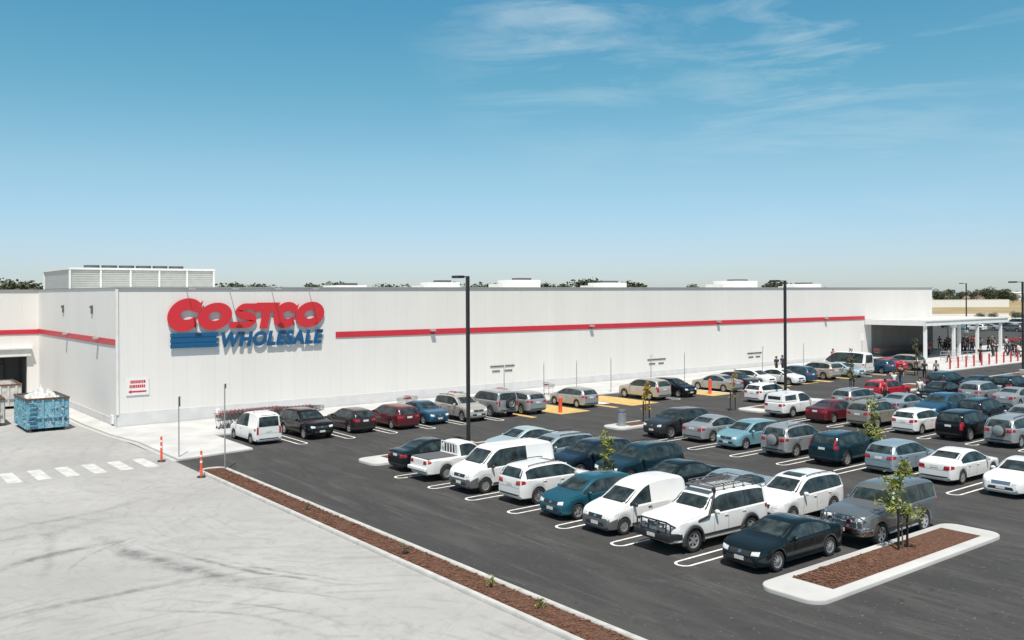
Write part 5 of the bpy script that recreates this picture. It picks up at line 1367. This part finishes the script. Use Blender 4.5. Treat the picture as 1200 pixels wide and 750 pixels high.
person(94.6, 61.5, pz(94, .12), R(10), 1, 'red', 'black', 'shopper in red by the wall just left of the shaded canopy')
random.seed(21)
sc = ['black', 'navy', 'white', 'grey', 'red', 'black', 'tan', 'green', 'black', 'black']; where = ['under the canopy, near end', 'under mid canopy', 'under the canopy, far end', 'beyond the canopy']
cnt = {}
for k in range(54):
    x = random.uniform(112, 138); y = random.uniform(58.5, 68) if x > 124.5 else random.uniform(58.3, 62.5)
    if k > 38: x = random.uniform(104, 126); y = random.uniform(50.5, 56)
    s_ = random.choice(sc); t_ = random.choice(['black', 'navy', 'black', 'grey', 'black']); w_ = where[min(3, int(max(0, (x-110))//7))] if k <= 38 else 'on the open forecourt'
    person(x, y, pz(x, .12 if x < 128 or y > 57 else .12), random.random()*6.28, random.choice((0, 1, 2)), s_, t_, f'shopper in {s_} top and {t_} trousers {w_}', random.uniform(.93, 1.05), group='crowd at the store entrance')
# glazed entry and dark goods seen through the canopy


# ------------------------------------------------------------------ land beyond the store
def far_at(px, dist_fwd):
    """ground point at a bearing (in photo pixels from the centre) and distance"""
    t_ = (px-600)/1066; return (dist_fwd*(math.cos(YAW)+t_*math.sin(YAW)), dist_fwd*(math.sin(YAW)-t_*math.cos(YAW)))
GZ = gz(400)
bm = bmesh.new(); a = [far_at(1040, 330), far_at(1400, 330), far_at(1400, 800), far_at(1040, 800)]; sheet(bm, a, GZ+.05); struct(fin('field', bm, M['grass2']))
bm = bmesh.new(); a = [far_at(1040, 250), far_at(1400, 250), far_at(1400, 330), far_at(1040, 330)]; sheet(bm, a, GZ+.06); struct(fin('gravel', bm, mat('pale_gravel', (.50, .47, .42), .9, var=.1, vscale=.1)))
bm = bmesh.new(); a = [far_at(-400, 3600), far_at(1700, 3600), far_at(1700, 9000), far_at(-400, 9000)]; sheet(bm, a, GZ+.5); struct(fin('sea', bm, M['sea']))
# long pale wall and sheds
def gable(x, y, w_, d, h, rz, label, wall='brick', roof='roofgrey', rise=1.6):
    o = empty('house', (x, y, GZ), rz, label, 'house', 'houses beyond the store')
    bm = bmesh.new(); box(bm, (0, 0, h/2), (w_, d, h)); fin('wall', bm, M[wall], o)
    bm = bmesh.new(); e = .5; A = [(-w_/2-e, -d/2-e, h), (w_/2+e, -d/2-e, h), (w_/2+e, d/2+e, h), (-w_/2-e, d/2+e, h), (-w_/2+d*.3, 0, h+rise), (w_/2-d*.3, 0, h+rise)]
    v = [bm.verts.new(p) for p in A]
    for q in ((0, 1, 5, 4), (1, 2, 5), (2, 3, 4, 5), (3, 0, 4), (3, 2, 1, 0)): bm.faces.new([v[i] for i in q])
    nrm(bm); fin('roof', bm, M[roof], o)
    for k in range(3):
        bm = bmesh.new(); box(bm, (-w_*.3+w_*.3*k, -d/2-.03, h*.55), (1.6, .08, 1.1)); fin('window', bm, M['door_dark'], o)
random.seed(4)
x, y = far_at(1175, 455); 
o = empty('boundary_wall', (*far_at(1130, 470), GZ), YAW-math.pi/2, 'long pale boundary wall in front of the distant trees', 'wall'); bm = bmesh.new(); box(bm, (0, 0, 1.9), (46, .4, 3.8)); box(bm, (0, -.01, 3.9), (46.4, .5, .15)); fin('panels', bm, M['offwhite'], o)
hl_ = [(1110, 640, 'brick', 'roofgrey', 'grey roofed distant house left of the far lamp post'), (1128, 700, 'brick', 'roofterra', 'distant house directly behind the far lamp post'), (1147, 700, 'brick', 'roofterra', 'brown roofed distant house left of the big trees'), (1165, 640, 'offwhite', 'roofgrey', 'small pale distant house below the big trees'), (1155, 760, 'brick', 'roofgrey', 'grey roofed distant house peeping over the brown roofed one'), (1197, 900, 'white', 'offwhite', 'large white distant building at the right edge'), (1214, 700, 'brick', 'roofgrey', 'distant house just past the right edge'), (1120, 900, 'white', 'roofgrey', 'white distant house among trees left of the far lamp post'), (1140, 1050, 'offwhite', 'roofterra', 'farthest pale house between the trees and the sea')]
for px_, dd, wl_, rf_, lb in hl_:
    x, y = far_at(px_, dd); big = 'large' in lb; gable(x, y, 40 if big else random.uniform(13, 19), 20 if big else 10, 6.5 if big else random.uniform(2.8, 3.6), YAW-math.pi/2+random.uniform(-.3, .3), lb, wl_, rf_, 1 if big else 2.0)
# far trees: four crown shapes shared
def crown_mesh(seed, w_, h, n, size, m):
    random.seed(seed); bm = bmesh.new(); lob = [(Vector((random.gauss(0, w_*.24), random.gauss(0, w_*.24), h*random.uniform(.45, .85))), random.uniform(.22, .36)*w_) for _ in range(9)]
    def cf():
        c, r_ = random.choice(lob); d = Vector([random.gauss(0, 1) for _ in range(3)]).normalized(); return (c+d*r_*random.uniform(.6, 1.05)*Vector((1, 1, .8)).length/1.62, 1)
    foliage(bm, n, cf, size); me = bpy.data.meshes.new('crown'); bm.to_mesh(me); bm.free(); me.materials.append(M[m]); return me
def trunk_mesh(h):
    bm = bmesh.new(); tube(bm, (0, 0, 0), (.1, 0, h*.4), .28, .2, 8); tube(bm, (.1, 0, h*.38), (.9, .3, h*.7), .18, .08, 6); tube(bm, (.1, 0, h*.38), (-.8, -.4, h*.68), .18, .08, 6); me = bpy.data.meshes.new('trunk'); bm.to_mesh(me); bm.free(); me.materials.append(M['trunk']); return me
CR = [crown_mesh(1, 9, 9, 1500, .55, 'gum'), crown_mesh(2, 12, 10, 1900, .6, 'gum'), crown_mesh(3, 7, 11, 1200, .5, 'gum'), crown_mesh(4, 11, 8, 1500, .55, 'gum2')]; TR = trunk_mesh(10)
CTOP = [max(v.co.z for v in c.vertices) for c in CR]
def ftree(px_, dd, k, ci, label, group='distant trees beyond the store'):
    x, y = far_at(px_, dd); o = empty('distant_tree', (x, y, GZ), random.random()*6, label, 'tree', group); kz = k*9.8/CTOP[ci]*(1.14 if px_ > 1090 and dd > 400 else 1); o.scale = (k*random.uniform(.9, 1.2), k*random.uniform(.9, 1.2), kz)
    link(bpy.data.objects.new('crown', CR[ci]), o); link(bpy.data.objects.new('trunk', TR), o)
# over the roof line: (bearing, distance, top pixels above the roof line)
ROOFT = [(21, 300, 1.46, 0), (31, 310, 1.38, 2), (39, 330, 1.36, 2), (3, 420, 1.15, 0)]
sp = [(264, 5), (272, 4), (281, 3.5), (298, 3), (311, 4), (318, 3), (368, 4), (377, 5.5), (387, 5.5), (397, 5), (404, 4), (452, 3), (462, 3.5), (474, 3.5), (529, 5), (538, 3), (568, 4.5), (576, 5), (584, 3.5), (624, 3.5), (641, 4.5), (651, 3.5), (658, 3), (684, 9.5), (690, 8), (702, 4), (711, 4), (721, 5), (731, 6.5), (737, 5), (812, 3), (830, 3.5), (852, 5), (858, 5), (905, 5), (912, 6), (918, 6), (934, 3.5)]
for px_, dd, k, ci in ROOFT: ftree(px_, dd, k, ci, {21: 'largest dark tree beyond the roof left of the plant screen', 31: 'dark tree touching the plant screen side of the largest left tree', 39: 'low dark tree right beside the plant screen', 3: 'low tree at the left edge beyond the roof'}[px_])
names = ['just right of the plant screen', 'beyond the roof above the shop sign', 'over the roof between sign and first lamp post', 'beyond the roof right of the first lamp post', 'beyond the roof above mid wall', 'beyond the roof by the second lamp post']
for i, (px_, up) in enumerate(sp):
    dd = random.uniform(330, 430); top = 9+(up+343.5-338.0+ (px_-600)*-.000)*dd/1066*1.0
    top = 9 + ((HCY := 344.26-(px_-600)*.00502) - (337.6-up*1.15-2.0))*dd/1066
    k = (top-GZ)/9.8
    nm_ = names[0 if px_ < 300 else 1 if px_ < 410 else 2 if px_ < 545 else 3 if px_ < 665 else 4 if px_ < 870 else 5]
    ftree(px_, dd, k, i % 4 if i % 4 != 3 or up < 6 else 0, f'dark tree top {nm_}', 'tree tops '+nm_)
for i, (px_, dd, k, ci, lb) in enumerate(((1098, 520, .78, 0, 'dark tree nearest the end wall of the store'), (1106, 540, .62, 3, 'olive tree second from the end wall of the store'), (1116, 560, .60, 1, 'broad low tree left of the far lamp post'), (1123, 620, .72, 0, 'dark tree just left of the far lamp post'), (1139, 660, .66, 2, 'slim tree just right of the far lamp post'), (1148, 720, .78, 1, 'broad tree behind the brown roofed distant house'),
        (1160, 600, .95, 0, 'left one of the big dark trees at the right edge'), (1169, 620, 1.05, 1, 'largest of the big dark trees at the right edge'), (1179, 620, .92, 0, 'right one of the big dark trees at the right edge'), (1187, 640, .62, 3, 'low olive tree right of the big dark trees'), (1102, 800, 1.0, 1, 'farther dark tree seen over the trees by the end wall'), (1112, 900, 1.0, 0, 'far tree on the horizon left of the far lamp post'), (1208, 620, .8, 1, 'tree just past the right edge'), (1131, 900, .9, 1, 'far tree on the horizon right of the far lamp post'), (1194, 1000, .8, 3, 'far tree beside the large white building'),
        (1150, 262, .22, 3, 'low shrub beyond the far car park, left one'), (1163, 258, .24, 3, 'low shrub beyond the far car park, middle one'), (1190, 262, .26, 3, 'low shrub beyond the far car park, right one'), (1199, 255, .24, 1, 'low shrub beyond the far car park at the right edge'))):
    ftree(px_, dd, k, ci, lb)
# vehicles on the far side of the entrance
random.seed(9)
for i, (px_, dd, kd, cl, hd, lb) in enumerate(((1112, 205, 'suv', 'dkgrey', '+x', 'dark suv seen between the first canopy columns'), (1122, 196, 'sedan', 'lightblue', '-x', 'light blue sedan seen between the canopy columns'), (1134, 210, 'van', 'white', '+y', 'white van seen through the middle of the canopy'), (1143, 188, 'hatch', 'white', '+y', 'white hatchback seen through the middle of the canopy'), (1158, 190, 'sedan', 'silver', '+y', 'silver sedan seen between the last two canopy columns'), (1166, 202, 'suv', 'black', '+x', 'black suv seen between the last two canopy columns'), (1181, 196, 'sedan', 'black', '-y', 'black sedan right of the last canopy column'), (1192, 208, 'van', 'white', '+y', 'white van in the far car park at the right edge'), (1186, 184, 'hatch', 'grey', '+y', 'grey hatchback in the far car park at the right edge'), (1197, 186, 'suv', 'tealblack', '+y', 'black green suv in the far car park at the right edge'), (1152, 222, 'sedan', 'maroon', '+x', 'dark red sedan far behind the canopy'), (1172, 228, 'suv', 'white', '+x', 'white suv farthest behind the canopy'))):
    x, y = far_at(px_, dd); car(kd, cl, x, y, hd, lb, rim='five')

# ------------------------------------------------------------------ labels: number look-alikes from left to right as seen from the yard
def bearing(o): return (o.location.x*math.sin(YAW)-o.location.y*math.cos(YAW))/max(.1, o.location.x*math.cos(YAW)+o.location.y*math.sin(YAW))
ORD = ['first', 'second', 'third', 'fourth', 'fifth', 'sixth', 'seventh', 'eighth', 'ninth', 'tenth', 'eleventh', 'twelfth', 'thirteenth', 'fourteenth', 'fifteenth']
dups = {}
for o in COL.objects:
    if o.parent is None and o.get('label'): dups.setdefault(o['label'], []).append(o)
for lb, os_ in dups.items():
    if len(os_) < 2: continue
    os_.sort(key=bearing); base = lb[7:] if lb.startswith('one of ') else lb
    for k, o in enumerate(os_):
        n_ = ORD[k] if k < 15 else f'{k+1}th' if (k+1) % 10 not in (1, 2, 3) else f'{k+1}'+{1: 'st', 2: 'nd', 3: 'rd'}[(k+1) % 10]
        o['label'] = f'{n_} from left, {base}'
        if len(o['label'].split()) > 16: o['label'] = ' '.join(w_ for w_ in o['label'].split() if w_ not in ('the', 'a'))
